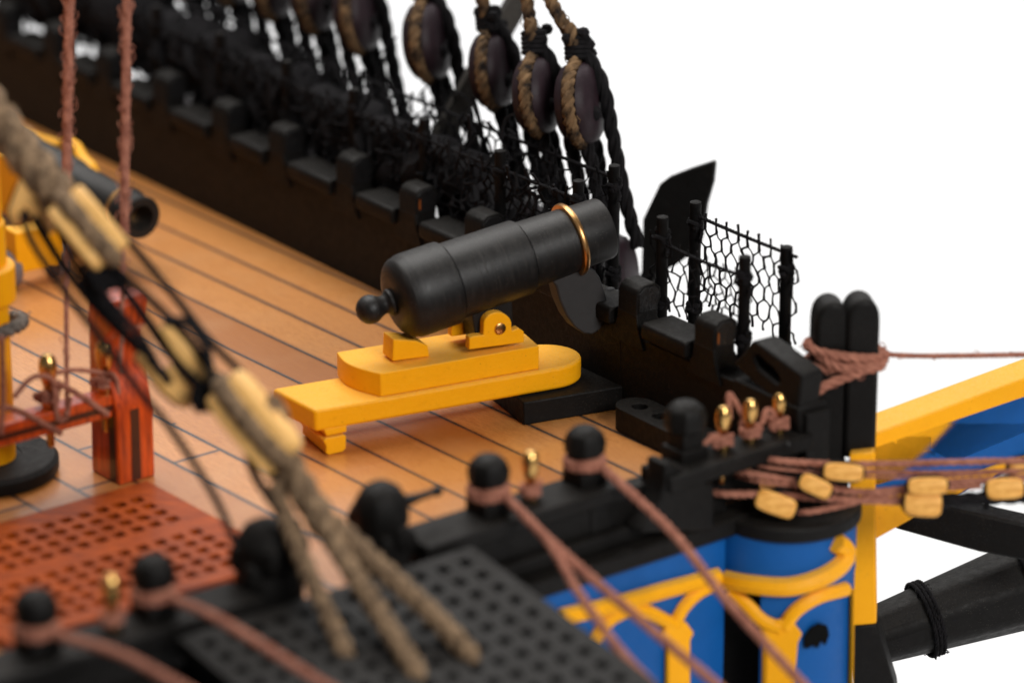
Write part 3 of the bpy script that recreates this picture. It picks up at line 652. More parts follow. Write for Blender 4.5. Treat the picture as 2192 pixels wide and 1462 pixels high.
def knobpost(u, v, z0, z1, k=1.0):
    mb = MB(); b = SV(u, v, 0); w = .31*k
    mb.box(b+ZZ*((z0+1.55)/2), (w, w, (1.55-z0)/2), (UU, VV, ZZ)); mb.box(b+ZZ*1.7, (w*.78, w*.78, .2), (UU, VV, ZZ))
    q = [(w*.8, 1.82), (w*1.25, 1.9), (w*1.32, z1-.30), (w*1.12, z1-.13), (w*.65, z1-.02), (0, z1)]
    mb.lathe(q, b, ZZ, 8); return mb.build('post', M['black'], rail, bevel=.03)
for v in pv: knobpost(pu, v, .3, 2.42)
knobpost(9.7, -3.5, 1.2, 2.45, 1.05)
# the two carved stout posts flanking the gangway
for (x, yt, yb, wd, arm) in ((573, 1112, 1300, .62, 0), (815, 1032, 1190, .52, 1)):
    top = V(x, yt, SV(9.4, 0, 0), UU); v = top.dot(VV); mb = MB(); b = SV(9.4, v, 0)
    mb.lathe([(wd, 0), (wd*1.02, top.z*.55), (wd*.9, top.z*.62), (wd*1.0, top.z*.7), (wd*1.0, top.z*.84), (wd*.7, top.z*.95), (wd*.3, top.z), (0, top.z+.02)], b, ZZ, 10)
    p = mb.build('gangway_post', M['black'], rail, bevel=.03)
    mb = MB()
    for q in range(9): mb.blob(b+hv(40*q)*wd*.85+ZZ*top.z*random.uniform(.45, .85), (.22, .22, .3), seg=8)
    mb.build('carving', M['black'], p)
    if arm: mb = MB(); e0 = V(860, 1075, SV(9.4, 0, 0), UU); e1 = V(936, 1050, SV(9.2, 0, 0), UU); mb.tube([e0, (e0+e1)/2, e1], [.14, .08, .07], 8); mb.blob(e1, (.11, .11, .11)); mb.build('arm', M['gloss'], p)
# swooping knee beside the pin rail
mb = MB(); kp = [V(x, y, SV(9.75, 0, 0), UU) for x, y in [(1382, 975), (1400, 972), (1440, 1000), (1490, 1018), (1490, 1120), (1330, 1122), (1352, 1090), (1375, 1050), (1385, 1010)]]; mb.prism(kp, UU*.55); mb.build('knee', M['black'], rail, bevel=.06)
# pin rail
pr0 = V(1483, 1008, SV(10.4, 0, 0), UU).dot(VV); pr1 = V(1744, 936, SV(10.4, 0, 0), UU).dot(VV)
print('pinrail v', pr0, pr1, 'vC', vC, vR, rc)
rk = thing('pin_rail', SV(9.5, (pr0+pr1)/2, 1), 'black pin rail carrying three brass pins beside the corner posts', 'rail')
zb_box(9.5, 10.4, pr0-.55, pr1, 1.0, 1.32).build('rail_plank', M['black'], rk, bevel=.05)
mb = MB(); 
mb.tube([G(1482, 962, 1.38)+UU*.26*math.cos(a)+VV*.26*math.sin(a) for a in [i*math.pi/8 for i in range(16)]], .075, 8, closed=True); mb.build('eye_ring', M['dusty'], rk)
zb_box(9.7, 10.1, pr0-.2, pr0+.35, .3, 1.0).build('rail_support', M['black'], rk, bevel=.04)
zb_box(9.7, 10.1, pr1-.5, pr1-.05, .3, 1.0).build('rail_support', M['black'], rk, bevel=.04)
mb = MB(); mb.blob(V(1687, 951, SV(10.41, 0, 0), UU), (.05, .05, .05), seg=10); mb.build('nail_head', M['dusty'], rk)

# ================================================================== BRASS PINS
def pin_parts():
    r = thing('belaying_pin', (0, 0, 0), 'x', 'belaying pin', 'small brass belaying pins')
    mb = MB(); mb.lathe([(0, 1.04), (.09, 1.02), (.145, .95), (.172, .84), (.175, .72), (.155, .58), (.12, .47), (.10, .42)], (0, 0, 0), ZZ, 20); mb.build('handle', M['brass'], r)
    mb = MB(); mb.lathe([(.10, .43), (.10, .16), (.15, .12), (.15, .02), (.085, 0), (.08, -.75), (.05, -.8), (0, -.8)], (0, 0, 0), ZZ, 16); mb.build('shank', M['brass'], r)
    return r
pin0 = pin_parts(); first = [True]
def place_pin(loc, label, sc=1.0):
    o = pin0 if first[0] else copy_tree(pin0); first[0] = False
    o.location = loc; o.scale = (sc,)*3; o['label'] = label; o['_loc'] = tuple(loc); return o
PX = []
for (x, y, lb) in ((1549, 868, 'left brass pin of the three on the black pin rail'), (1607, 853, 'middle brass pin of the three on the black pin rail'), (1669, 840, 'right hand brass pin of the three, nearest the corner posts')):
    tp = V(x, y, SV(9.92, 0, 0), UU); p = Vector((tp.x, tp.y, 1.32)); PX.append(p); place_pin(p, lb, (tp.z-1.32)/1.04)
for (x, y, lb) in ((236, 1228, 'very blurred brass pin between two knob headed posts near the red grating'), (1135, 964, 'blurred brass pin on the rail between two knob headed posts')):
    tp = V(x, y, SV(9.5, 0, 0), UU); p = Vector((tp.x, tp.y, 1.3)); PX.append(p); place_pin(p, lb, (tp.z-1.3)/1.04)
# ================================================================== ROPES ON THE RAIL
def coil(mb, p, r, n=3, rr=.075, z0=.0, dz=.09):
    mb.rope([p+Vector((math.cos(a)*r, math.sin(a)*r, z0+dz*a/6.28+random.uniform(-.02, .02))) for a in [i*math.pi/6 for i in range(12*n+1)]], rr, pitch=.4)
def railrope(v, pix, label):
    b = SV(pu, v, 1.70); mb = MB(); coil(mb, b, .34, 2, .085, -.1, .1)
    st = b+UU*.36+VV*.1
    d0 = (st-CAM).dot(Vector((0, cs, -sn)))-DIST
    n = len(pix); pts = [st]+[WD(x, y, d0-3.4*(i+1)/n) for i, (x, y) in enumerate(pix)]
    mb.rope(pts, .095, pitch=.55); o = mb.build('mooring_rope', M['rope_brown'], None, loc=b, weld=False); tag(o, label, 'rope', 'brown ropes tied round the rail posts')
railrope(-17.9, [(260, 1400), (390, 1470), (520, 1545)], 'brown rope from the leftmost knob headed post to the bottom edge')
railrope(-15.5, [(470, 1325), (690, 1462), (820, 1545)], 'brown rope crossing in front of the black foreground at bottom left')
railrope(-8.07, [(1180, 1160), (1340, 1300), (1540, 1470), (1640, 1555)], 'brown rope running from the middle post over the blue panel')
railrope(-8.07, [(1178, 1165), (1240, 1270), (1330, 1395), (1450, 1520)], 'steeper brown rope forking down from the middle post')
railrope(-5.77, [(1440, 1140), (1560, 1290), (1725, 1470), (1800, 1550)], 'brown rope from the post nearest the pin rail past the yellow arch')
def pinrope(p, label, extra=None):
    mb = MB(); coil(mb, p+ZZ*.10, .16, 2, .06, 0, .10)
    for k in range(2): 
        a = random.uniform(0, 6.28); mb.rope([p+Vector((math.cos(a)*.15, math.sin(a)*.15, .1)), p+Vector((math.cos(a)*.27, math.sin(a)*.27, .22)), p+Vector((math.cos(a+1.5)*.2, math.sin(a+1.5)*.2, .36))], .06)
    if extra: mb.rope([p+ZZ*.25]+extra, .06)
    tag(mb.build('pin_rope', M['rope_brown'], None, loc=p, weld=False), label, 'rope', 'brown rope turns on the brass pins')
pinrope(PX[0], 'brown rope turns on the left pin of the black pin rail', [PX[0]-VV*.3+ZZ*.3, PX[0]-VV*.55+ZZ*.12-UU*.1, PX[0]-VV*.7+ZZ*.02])
pinrope(PX[1], 'brown rope turns on the middle pin of the black pin rail', [PX[1]-VV*.15-UU*.2+ZZ*.7, PX[1]-VV*.3-UU*.3+ZZ*.95, PX[1]-VV*.35-UU*.2+ZZ*.5])
pinrope(PX[2], 'brown rope turns on the right pin of the black pin rail', [PX[2]-VV*.3+ZZ*.55, PX[2]-VV*.45+ZZ*.3])
pinrope(PX[3], 'blurred brown rope turns on the pin near the red grating', None)
pinrope(PX[4], 'blurred brown rope turns on the lone pin of the rail', None)

# ================================================================== TACKLES AT LOWER RIGHT
def wd(x, y, d=-9.0): return WD(x, y, d)
for pts, r, lb in (([(1660, 985), (1750, 992), (1900, 993), (2050, 989), (2230, 985)], .085, 'upper brown tackle rope running right below the corner posts'),
                   ([(1600, 1012), (1700, 1030), (1830, 1052), (1900, 1050), (2030, 1032), (2230, 1022)], .09, 'middle brown tackle rope sagging between yellow blocks'),
                   ([(1545, 1056), (1650, 1058), (1760, 1066), (1880, 1072), (1980, 1076)], .09, 'lower brown tackle rope ending at a yellow block'),
                   ([(1720, 1096), (1800, 1082), (1880, 1062), (1960, 1050), (2100, 1040)], .075, 'thin brown tackle rope crossing in front of the yellow corner post'),
                   ([(1640, 1000), (1760, 1012), (1900, 1022), (2050, 1018), (2230, 1003)], .04, 'fine brown thread between the upper tackle ropes'),
                   ([(1620, 1030), (1720, 1044), (1830, 1070), (1960, 1060), (2080, 1030), (2200, 1018)], .045, 'fine brown thread crossing between the yellow blocks'),
                   ([(1790, 1006), (1880, 1010), (2000, 1012), (2180, 1008)], .07, 'thin brown tackle rope just under the upper one')):
    x0_, y0_ = pts[0]; q_ = WD(x0_-55, y0_-14, -8.55); r *= .8
    mb = MB(); mb.rope([q_]+[wd(x, y, -9.2) for x, y in pts], r, pitch=.5); tag(mb.build('tackle_rope', M['rope_brown'], None, loc=wd(*pts[0]), weld=False), lb, 'rope', 'brown tackle ropes at lower right')
def pulley(x, y, L, H, ang, label, d=-9.2, T=.22):
    L *= .80; H *= .68; T = .17
    c = wd(x, y, d); s = thing('pulley_block', c, label, 'pulley block', 'small yellow pulley blocks')
    X = (Vector((math.cos(R_(ang)), 0, 0))+Vector((0, sn, cs))*math.sin(R_(ang))).normalized(); Yv = Vector((0, cs, -sn)); Z = X.cross(Yv)
    for k in (-1, 1):
        mb = MB(); mb.blob(c+Yv*(k*T*.62)+Z*(.0), (L/2, T*.46, H/2), (X, Yv, Z), 20, .5); mb.build('cheek', M['pulley'], s)
    mb = MB(); mb.tube([c+X*(L/2*1.02*math.cos(a))+Z*(H/2*1.02*math.sin(a)) for a in [i*math.pi/12 for i in range(24)]], .06, 8, closed=True); mb.build('strop', M['rope_black'], s)
    mb = MB(); mb.blob(c+X*.05, (L*.3, T*.25, H*.36), (X, Yv, Z), 12); mb.build('sheave_shade', M['gap_shade'], s)  # filler coloured as the dark gap between the cheeks
pulley(1660, 1078, 1.0, .62, -20, 'yellow pulley block hanging under the pin rail, leftmost'); pulley(1745, 1040, .8, .5, -25, 'yellow pulley block half hidden behind brown rope', -9.5)
pulley(1805, 1010, .95, .5, -4, 'small yellow pulley block just left of the corner post', -9.5); pulley(1975, 1078, .9, .72, -4, 'large yellow pulley block over the black spar', -9.4)
pulley(1985, 1040, .95, .5, 2, 'flat yellow pulley block above the large one', -9.5); pulley(2150, 1045, .9, .6, 3, 'yellow pulley block at the end of the middle tackle, near right edge', -9.2); pulley(2190, 1000, .7, .5, 0, 'yellow pulley block cut by the right edge', -9.0)
mb = MB(); mb.rope([wd(2000, 1072, -9.3), wd(2080, 1068, -9.2), wd(2200, 1062, -9.1)], .14); mb.rope([wd(2118, 1066, -9.3), wd(2110, 1090, -9.2)], .07); tag(mb.build('strop_rope', M['rope_black'], None, loc=wd(2080, 1068)), 'black served rope between the yellow blocks at right edge', 'rope')

# ================================================================== HEAD RAIL AND SPARS AT RIGHT
hr = thing('cathead_beam', WD(1900, 1030, -7), 'yellow edged blue beam rising to the right from the corner post', 'beam')
PN = (hv(-62)).normalized(); hc = WD(1880, 1040, -6.5)
def HP(x, y, o=0): return V(x, y, hc+PN*o, PN)
mb = MB(); mb.prism([HP(x, y) for x, y in [(1866, 960), (2260, 826), (2260, 960), (1866, 1145)]], -PN*.6); mb.build('side_panel', M['blue'], hr)
mb = MB(); mb.prism([HP(x, y, .0) for x, y in [(1866, 930), (2300, 770), (2300, 885), (2045, 992), (1866, 1046)]], PN*.1-PN*.9); mb.build('top_band', M['yellow'], hr, bevel=.05)
mb = MB(); mb.prism([HP(x, y, .02) for x, y in [(1866, 1052), (2100, 1003), (2270, 945), (2270, 960), (2150, 1002), (2010, 1072), (1866, 1152)]], PN*.1); mb.build('lower_band', M['yellow'], hr, bevel=.03)
mb = MB(); mb.tube([WD(1850, 935, -4), WD(1925, 905, -4), WD(1985, 893, -4), WD(2040, 893, -4)], [.3, .22, .12, .05], 10); tag(mb.build('black_spar', M['black'], None, loc=WD(1925, 905, -4)), 'thin dark spar tip just above the yellow band', 'spar')
# rear black beam
mb = MB(); q = Vector((-.3, -.95, 0)).normalized(); pc_ = WD(2000, 1100, -5.2)
mb.prism([V(x, y, pc_, q) for x, y in [(1900, 1078), (1960, 1066), (2040, 1088), (2270, 1140), (2270, 1215), (2095, 1182), (1915, 1132)]], -q*.6); tag(mb.build('black_beam', M['black'], None, loc=pc_, bevel=.06), 'flat black beam sloping down to the right behind the spar', 'beam')
# tapered spar with rope bands
sp = thing('boomkin_spar', WD(1980, 1310, -3.0), 'thick tapered black spar with two rope bands at lower right', 'spar')
s0, s1 = WD(1840, 1372, -3.6), WD(2300, 1215, -2.6); dr = (s1-s0).normalized(); L = (s1-s0).length
e1 = dr.cross(ZZ).normalized(); e2 = dr.cross(e1)
mb = MB(); vs = []; fs = []
for i in range(2):
    for k in range(8):
        a = R_(22.5+45*k); rad = (.60 if i == 0 else 1.07); vs.append((s0, s1)[i]+(e1*math.cos(a)+e2*math.sin(a))*rad)
mb.add(vs, [[k, (k+1) % 8, 8+(k+1) % 8, 8+k] for k in range(8)]+[list(range(8))[::-1], list(range(8, 16))]); mb.build('shaft', M['black'], sp, bevel=.14, seg=3)
for f in (.31, .76):
    rad = .60+.47*f; mb = MB()
    for q in range(3):
        rg = [s0.lerp(s1, f)+dr*(.09*q-.12)+(e1*math.cos(a)+e2*math.sin(a))*(rad*1.0+.03) for a in [R_(i*11.25) for i in range(32)]]
        mb.rope(rg+[rg[0]], .045, pitch=.3, fuzz=40, fl=.09)
    mb.build('rope_band', M['rope_black'], sp)

# ================================================================== RED GRATING
gA = -VV; gB = UU
o_ = G(310, 1030, .2)+VV*.05
pu_, pv_ = .405, .40
cols = [0, .56]; 
for i in range(13): cols += [cols[-1]+.245, cols[-1]+pu_]
cols[-1] = cols[-2]+.5
rows = [0, .57]
for i in range(10): rows += [rows[-1]+.245, rows[-1]+pv_]
rows[-1] = rows[-2]+.42
gr = thing('hatch_grating', o_+UU*2-VV*3-ZZ*.2, 'red brown wooden hatch grating with square holes on the deck', 'grating')
mb = MB(); mb.lattice(o_, gA, gB, cols, rows, lambda i, j: i % 2 == 1 and j % 2 == 1 and (j-1)//2 != 4, .19)
mb.build('slats', M['grating'], gr)
mb = MB(); mb.prism([o_+gA*.05+gB*.05-ZZ*.195, o_+gA*(cols[-1]-.05)+gB*.05-ZZ*.195, o_+gA*(cols[-1]-.05)+gB*(rows[-1]-.05)-ZZ*.195, o_+gA*.05+gB*(rows[-1]-.05)-ZZ*.195], ZZ*.03); mb.build('well_shade_plate', M['gap_shade'], gr)  # black plate in place of the shade below the open grating
print('grating', cols[-1], rows[-1])
# black platform grating
bo = V(1010, 1168, SV(PU+.25, 0, 0), UU); bB = (UU*math.cos(R_(9))-ZZ*math.sin(R_(9))).normalized(); bA = -VV
cols = [0, .35]
for i in range(12): cols += [cols[-1]+.23, cols[-1]+.51]
rows = [0, .3]
for i in range(16): rows += [rows[-1]+.23, rows[-1]+.49]
bg = thing('platform_grating', bo+bB*3+bA*4, 'blurred black platform grating where the stay legs end', 'grating')
mb = MB(); mb.lattice(bo, bA, bB, cols, rows, lambda i, j: i % 2 == 1 and j % 2 == 1, .3); mb.build('slats', M['black'], bg)
mb = MB(); N_ = bA.cross(bB); mb.prism([bo+bA*.1+bB*.1-N_*.34, bo+bA*(cols[-1]-.1)+bB*.1-N_*.34, bo+bA*(cols[-1]-.1)+bB*(rows[-1]-.1)-N_*.34, bo+bA*.1+bB*(rows[-1]-.1)-N_*.34], -N_*.5); mb.build('underside_shade', M['gap_shade'], bg)  # slab painted near-black so the grating holes look shaded
mb = MB(); q0 = bo+bA*6.9-ZZ*1.5
mb.prism([q0, q0+bB*9, q0+bB*9+bA*16, q0+bA*16], -ZZ*.8); hp_ = tag(mb.build('head_platform', M['black'], None, loc=q0, bevel=.08), 'plain black timber platform below the rail at the bottom left', 'platform')
for f in (2.6, 5.2): MB().prism([q0+bB*f+ZZ*.02, q0+bB*(f+.45)+ZZ*.02, q0+bB*(f+.45)+bA*16+ZZ*.02, q0+bB*f+bA*16+ZZ*.02], ZZ*.3).build('batten', M['black'], hp_, bevel=.05)
def onbg(x, y): return V(x, y, bo, N_.normalized())

# ================================================================== MAST, BITTS
mc = G(-33, 975, .35); mc.z = 0
ma = thing('mast', mc, 'yellow mast with a raised collar at the left edge', 'mast')
mb = MB(); mb.lathe([(.62, 0), (.60, 5.2), (.55, 5.25), (.5, 12), (0, 12.01)], mc, ZZ, 40); mb.build('pole', M['yellow'], ma)
top_c = V(-10, 575, mc, Vector((0, 1, 0))).z
mb = MB(); mb.lathe([(.56, top_c+.1), (.70, top_c+.1), (.76, top_c+.06), (.76, top_c-.62), (.70, top_c-.68), (.6, top_c-.68)], mc, ZZ, 40); mb.build('collar', M['yellow'], ma, bevel=.02)
mb = MB(); mb.lathe([(.72, .02), (1.42, .02), (1.46, .1), (1.46, .28), (1.38, .36), (.74, .36), (.72, .34)], mc, ZZ, 48); tag(mb.build('mast_coat', M['black'], None, loc=mc), 'round black ring on deck at the foot of the yellow mast', 'ring')
z_ = top_c-1.25
mb = MB(); mb.rope([mc+Vector((math.cos(a)*.86, math.sin(a)*.86, z_+.18*math.sin(a+2.2))) for a in [i*math.pi/14 for i in range(29)]], .14, pitch=.6, fuzz=20); tag(mb.build('rope_grommet', M['rope_grey'], None, loc=mc+ZZ*z_), 'grey rope ring hung round the yellow mast below its collar', 'rope')
bt = thing('bitts', G(282, 1030, 0), 'glossy dark red bitts, a stout post with a cross bar', 'bitts')
b0_ = G(245, 1033, 0)
Zt = lambda x, y: (x/2.924, 560+y/2.924)
pw = .62; fa, fb_ = UU, VV
base = G(*Zt(735, 1395), 0); 
pC = base+VV*.42-UU*.42
Ht = V(*Zt(770, 200), pC, Vector((0, 1, 0))).z
mb = MB(); out = [(-.50, 0), (.50, 0), (.50, 1.55), (.30, 2.1), (.20, 2.3), (.20, 3.0), (.40, 3.2), (.42, Ht-.12), (.3, Ht), (-.38, Ht), (-.42, Ht-.1)]
mb.prism([pC-VV*.42+UU*a+ZZ*z for a, z in out], VV*.84); post = mb.build('post', M['redwood'], bt, bevel=.04)
def dark_red():
    t = NT('dark_varnish_stripe'); t.b.inputs['Coat Weight'].default_value = .5; return t.fin(t.mix(t.noise(3, 4, stretch=(4, 4, .6)), (.03, .006, .003), (.07, .012, .005)), .4, .4)
M['darkred'] = dark_red()
mb = MB(); mb.box(pC+UU*.504-VV*.02+ZZ*.78, (.012, .10, .74), (UU, VV, ZZ)); mb.box(pC-VV*.424+UU*.30+ZZ*.78, (.1, .012, .74), (UU, VV, ZZ)); mb.build('dark_inlay', M['darkred'], post)
xb0 = pC+UU*.1; zbar = 1.62
dirb = -VV
mb = MB(); mb.box(xb0+dirb*2.2+UU*-.0+ZZ*zbar, (.24, 2.3, .23), (UU, VV, ZZ)); mb.build('cross_bar', M['redwood'], bt, bevel=.04)
mb = MB(); mb.box(xb0+dirb*2.2+UU*.245+ZZ*(zbar-.02), (.012, 2.28, .06), (UU, VV, ZZ)); mb.build('dark_inlay', M['darkred'], bt)
for (x, y, lb) in ((101, 757, 'shiny brass pin standing in the dark red cross bar, left one'), (222, 719, 'brass pin beside the dark red post behind a black rope')):
    tp = V(x, y, xb0+UU*-.02, UU); p = Vector((tp.x, tp.y, zbar+.23)); PX.append(p); place_pin(p, lb, 1.05)
    pinrope(p, 'tangled brown rope turns on the left pin of the red bitts' if x < 200 else 'brown rope turns on the pin beside the red post')
c1, c2 = PX[-2], PX[-1]
def hang(label, pts, r=.055, fz=0): 
    mb = MB(); mb.rope(pts, r, pitch=.35, fuzz=fz); tag(mb.build('belayed_rope', M['rope_brown'], None, loc=pts[0], weld=False), label, 'rope', 'brown ropes belayed at the red bitts')
BF = xb0+UU*.25
def bb(x, y, o=.25): return V(x, y, xb0+UU*o, UU)
hang('loose brown rope end slanting across the red cross bar at left', [bb(0, 870), bb(40, 880), bb(90, 905), bb(132, 928, .4)], .065)
hang('loose brown rope end slanting from the brass pin to the red post', [bb(120, 818), bb(160, 840), bb(200, 866), bb(232, 888, .4)], .065)
hang('brown rope strung between the two brass pins of the bitts', [bb(110, 800, .1), bb(160, 792, .15), bb(215, 798, .1), bb(245, 805), bb(255, 850), bb(262, 880)], .05)
hang('brown rope looping from the brass pin down over the bar', [bb(30, 850), bb(60, 815), bb(85, 805), bb(112, 815), bb(118, 860), bb(124, 898), bb(142, 890), bb(150, 850)], .055)
hang('brown rope down the yellow mast to the red bar', [bb(4, 720, .4), bb(6, 850, .45), bb(2, 930, .45)], .06)
dB = (c1-CAM).dot(Vector((0, cs, -sn)))-DIST
hang('left of two vertical fuzzy brown ropes hanging from above', [WD(148, -60, dB+.6), WD(146, 180, dB+.6), WD(142, 400, dB+.6)], .105, 110)
hang('thin brown rope falling behind the dark stay to the red bar', [WD(142, 400, dB+.6), WD(142, 640, dB+.4), WD(143, 830, dB+.2), WD(144, 890, dB-.1)], .05, 20)
hang('right of two vertical fuzzy brown ropes, ending at the gun muzzle', [WD(272, -60, dB+.2), WD(269, 240, dB+.2), WD(266, 500, dB+.1)], .095, 150)
hang('thin brown rope from the fuzzy rope down to the red post', [WD(266, 500, dB+.1), WD(262, 640, dB), WD(258, 800, dB)], .045, 20)

# ================================================================== LONG GUN AT LEFT
gn = thing('deck_gun', G(120, 560, 0), 'blurred long black gun on a stepped yellow carriage at left', 'cannon')
gz = 1.35; mzz = G(302, 466, gz); gd = (hv(-53)).normalized(); gd = (gd+ZZ*-.0).normalized()
mb = MB(); mb.lathe([(0, -9), (.75, -9), (.74, -7), (.68, -6.8), (.6, -3), (.55, -2.9), (.46, -.65), (.50, -.6), (.52, -.5), (.46, -.42), (.47, -.12), (.49, 0), (.45, .04), (.29, .04), (.28, .0), (.27, -1.8), (0, -1.81)], mzz, gd, 36); gb = mb.build('barrel', M['gun'], gn)
mb = MB(); mb.lathe([(.47, -.72), (.53, -.70), (.53, -.64), (.47, -.62)], mzz, gd, 36); mb.build('muzzle_ring', M['copper'], gb)
gp = hv(37)
for k in (-1, 1):
    mb = MB(); o0 = mzz+gp*(k*.72)-gd*2.3; o0.z = 0
    ol = [(0, .35), (0, 1.05), (-.25, 1.12), (-.35, 1.35), (-.75, 1.40), (-.95, 1.62), (-1.3, 1.72), (-1.6, 1.95), (-2.0, 1.98), (-2.3, 1.8), (-4.5, 1.6), (-4.5, .35)]
    mb.prism([o0+gd*a+ZZ*z-gp*.14 for a, z in ol], gp*.28); mb.build('carriage_cheek', M['yellow'], gn, bevel=.06)
o0 = G(78, 604, 0)
mb = MB(); mb.box(o0-gd*.05+ZZ*.86, (.3, .62, .48), (gd, gp, ZZ)); mb.build('axle_tree', M['yellow'], gn, bevel=.04)
def wheel_m(): return NT('dull_mauve_metal').fin((.16, .125, .125), .55, .4)
M['wheel'] = wheel_m()
for k in (-1, 1):
    mb = MB(); mb.lathe([(.08, -.14), (.38, -.14), (.42, -.1), (.42, .1), (.38, .14), (.08, .14)], o0+gp*(k*.62)-gd*.1+ZZ*.42, gp, 28); mb.build('truck_wheel', M['wheel'], gn)

# ================================================================== STAY WITH HEARTS
def depthline(y): return -13.2-2.4*(y-250)/800
def ST(x, y, dd=0): return WD(x, y, depthline(y)+dd)
st = thing('forestay', ST(620, 1000), 'thick grey brown stay rope sloping across the left foreground', 'stay')
mb = MB(); mb.rope([ST(-90, 130), ST(0, 262), ST(110, 400), ST(215, 535)], .38, pitch=1.6, seg=8, fuzz=60, fl=.2)
mb.build('upper_rope', M['rope_tan'], st)
mb = MB(); mb.rope([ST(575, 860), ST(612, 985), ST(655, 1060), ST(705, 1135)], .29, pitch=1.4, seg=8, fuzz=30); mb.build('lower_rope', M['rope_tan'], st)
for (pix, r) in (([(585, 1040), (650, 1200), (700, 1310), (738, 1395)], .17), ([(690, 1120), (760, 1230), (830, 1340), (893, 1442)], .20), ([(715, 1120), (810, 1210), (920, 1310), (1008, 1405)], .20)):
    e = onbg(*pix[-1]); de = (e-CAM).dot(Vector((0, cs, -sn)))-DIST; s0_ = ST(*pix[0]); ds = depthline(pix[0][1])
    mb = MB(); mb.rope([WD(x, y, ds+(de-ds)*(i/(len(pix)-1))) for i, (x, y) in enumerate(pix)]+[e-N_.normalized()*.3], r, pitch=1.0, seg=7); mb.build('stay_leg', M['rope_tan'], st)
SD = (ST(620, 1000)-ST(100, 380)).normalized()
VW = Vector((0, cs, -sn))
SS = SD.cross(VW).normalized()           # across the stay in the picture
def heart(x, y, L, Wd, label, turn, groove, dd=0, cut=.42, T=.36):
    c = ST(x, y, dd); s = thing('heart_block', c, label, 'heart block', 'pale wooden heart blocks on the stay')
    # ring plane spanned by SD and a direction turned from the picture plane
    P2 = (SS*math.cos(R_(turn))+VW*math.sin(R_(turn))).normalized(); AXN = SD.cross(P2).normalized()
    mb = MB(); n = 26; vs = []; fs = []; prof = [(1, -T), (1.0, -T*.35), (.90, -.05), (.90, .05), (1.0, T*.35), (1, T), (.9, T*1.1), (cut+.08, T*1.08), (cut, T*.8), (cut, -T*.8), (cut+.08, -T*1.08), (.9, -T*1.1)]
    m = len(prof)
    for i in range(n):
        a = 2*math.pi*i/n; ca, sa = math.copysign(abs(math.cos(a))**.75, math.cos(a)), math.copysign(abs(math.sin(a))**.75, math.sin(a))
        for k, q in prof: vs.append(c+SD*(L/2*ca*k)+P2*(Wd/2*sa*k)+AXN*q)
    for i in range(n):
        for k in range(m): fs.append([i*m+k, i*m+(k+1) % m, ((i+1) % n)*m+(k+1) % m, ((i+1) % n)*m+k])
    mb.add(vs, fs); mb.build('body', M['boxwood'], s, bevel=.09, seg=3)
    mb = MB(); mb.rope([c+SD*(L/2*math.copysign(abs(math.cos(a))**.75, math.cos(a)))+P2*(Wd/2*math.copysign(abs(math.sin(a))**.75, math.sin(a)))*1.0 for a in [2*math.pi*i/40 for i in range(41)]], min(T*.5, .2), pitch=.7, seg=7); mb.build('strop', M['rope_tan'] if groove else M['rope_black'], s)
def cheekblock(label, outlines, dd=.15, th=.5):
    x0_ = sum(p[0] for p in outlines[0])/len(outlines[0]); y0_ = sum(p[1] for p in outlines[0])/len(outlines[0]); c = ST(x0_, y0_, dd)
    s = thing('heart_block', c, label, 'heart block', 'pale wooden heart blocks on the stay'); nrm = (VW+SS*.25).normalized()
    for pl_ in outlines:
        mb = MB(); mb.prism([V(x, y, c, nrm) for x, y in pl_], nrm*th); mb.build('cheek', M['boxwood'], s, bevel=.09, seg=3)
    mb = MB(); q_ = [V(x, y, c+nrm*th*.5, nrm) for x, y in outlines[0]]; cq = sum(q_, Vector())/len(q_)
    mb.tube([cq+(p-cq)*.9 for p in q_], .07, 7, closed=True); mb.build('strop', M['rope_black'], s)
ZA = lambda x, y: (x/3.322, 200+y/3.322)
cheekblock('upper pale heart block face on at the left edge', [[ZA(*p) for p in ((150, 575), (190, 570), (230, 650), (300, 830), (350, 985), (345, 1015), (305, 985), (170, 810), (140, 850), (105, 960), (62, 905), (55, 830), (110, 680))]])
heart(188, 488, 1.5, .95, 'upper pale heart block edge on with rope in its groove', 94, True, -.3, .3, .37)
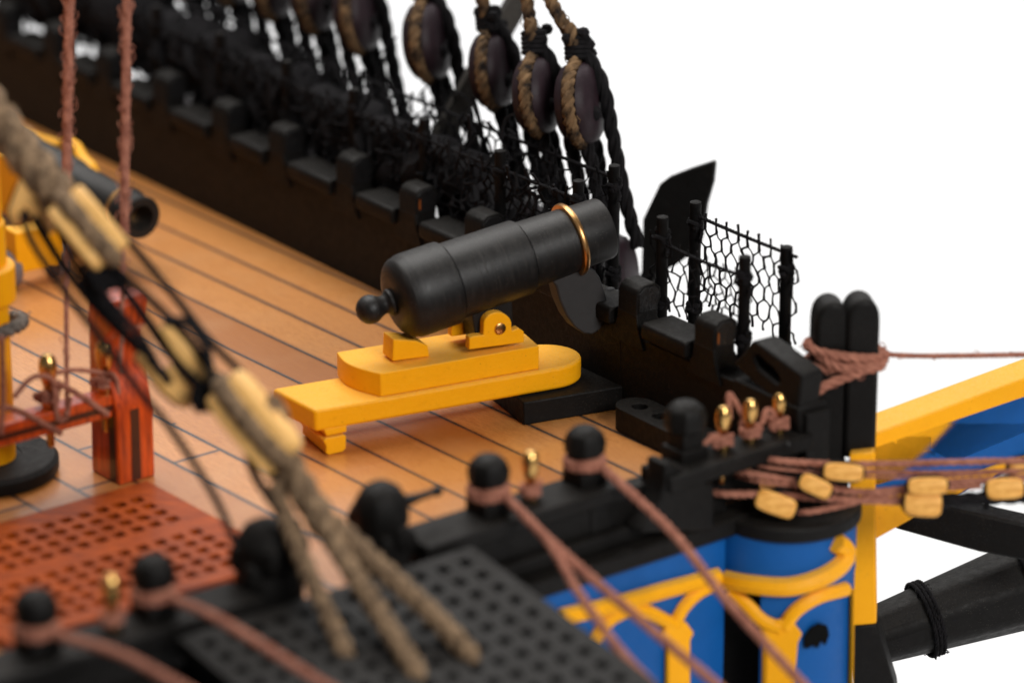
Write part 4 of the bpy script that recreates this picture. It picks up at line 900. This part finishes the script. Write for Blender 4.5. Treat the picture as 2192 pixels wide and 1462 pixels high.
cheekblock('lower pale heart block with black lanyard through its slot', [[Q4(*p) for p in ((90, 455), (110, 420), (150, 430), (355, 660), (385, 668), (402, 640), (340, 540), (385, 520), (590, 740), (578, 805), (525, 850), (440, 830), (300, 715))], [Q4(*p) for p in ((285, 240), (305, 200), (350, 210), (480, 330), (640, 500), (708, 610), (692, 670), (640, 690), (560, 620), (400, 420))]])
heart(545, 903, 1.85, 1.0, 'lowest pale heart block nearest the yellow slide', 82, True, -.3, .36, .38)
def lan(label, pix, r, dd=0):
    mb = MB(); mb.rope([ST(x, y, dd) for x, y in pix], r, pitch=.5, seg=6); tag(mb.build('stay_lanyard', M['rope_black'], None, loc=ST(*pix[0]), weld=False), label, 'lanyard', 'black lanyards of the stay')
lan('thin outer black lanyard left of the pale blocks', [(48, 455), (70, 520), (130, 610), (220, 730), (300, 840), (360, 910), (455, 1055), (505, 1165)], .075, -.1)
lan('thick black lanyard from the upper block to the slot of the lower one', [(75, 470), (130, 560), (200, 650), (290, 740), (350, 800)], .095, .1)
lan('right hand thin black lanyard beside the gun muzzle', [(262, 500), (320, 570), (385, 648), (450, 730), (520, 800)], .075, .2)
lan('black lanyard bunch between the upper and middle blocks', [(205, 560), (250, 600), (310, 680), (375, 770), (430, 830), (470, 860)], .10, 0)
lan('black lanyard crossing the middle block', [(180, 560), (230, 640), (300, 720), (340, 790), (362, 820)], .085, -.3)
lan('black lanyard loop over the lower block', [(352, 690), (400, 690), (440, 740), (452, 800), (470, 850), (490, 880), (530, 940)], .085, -.4)
lan('black lanyard hugging the left arm of the middle block', [(120, 480), (170, 580), (250, 690), (330, 780), (392, 850)], .075, .3)
lan('black lanyard on the right of the middle block', [(240, 570), (320, 640), (400, 720), (450, 790), (500, 850)], .08, -.2)
lan('black lanyard running down past the lowest block', [(530, 960), (548, 1020), (600, 1100), (645, 1185)], .09, 0)
mb = MB(); 
for cx_, cy_ in ((220, 588), (445, 845), (605, 1000)):
    mb = MB()
    for q in range(18): mb.blob(ST(cx_+random.uniform(-26, 26), cy_+random.uniform(-24, 24)), (.17, .15, .15), seg=8)
    mb.build('seizing', M['rope_black'], st)
for o in bpy.data.objects:
    if '_loc' in o: del o['_loc']
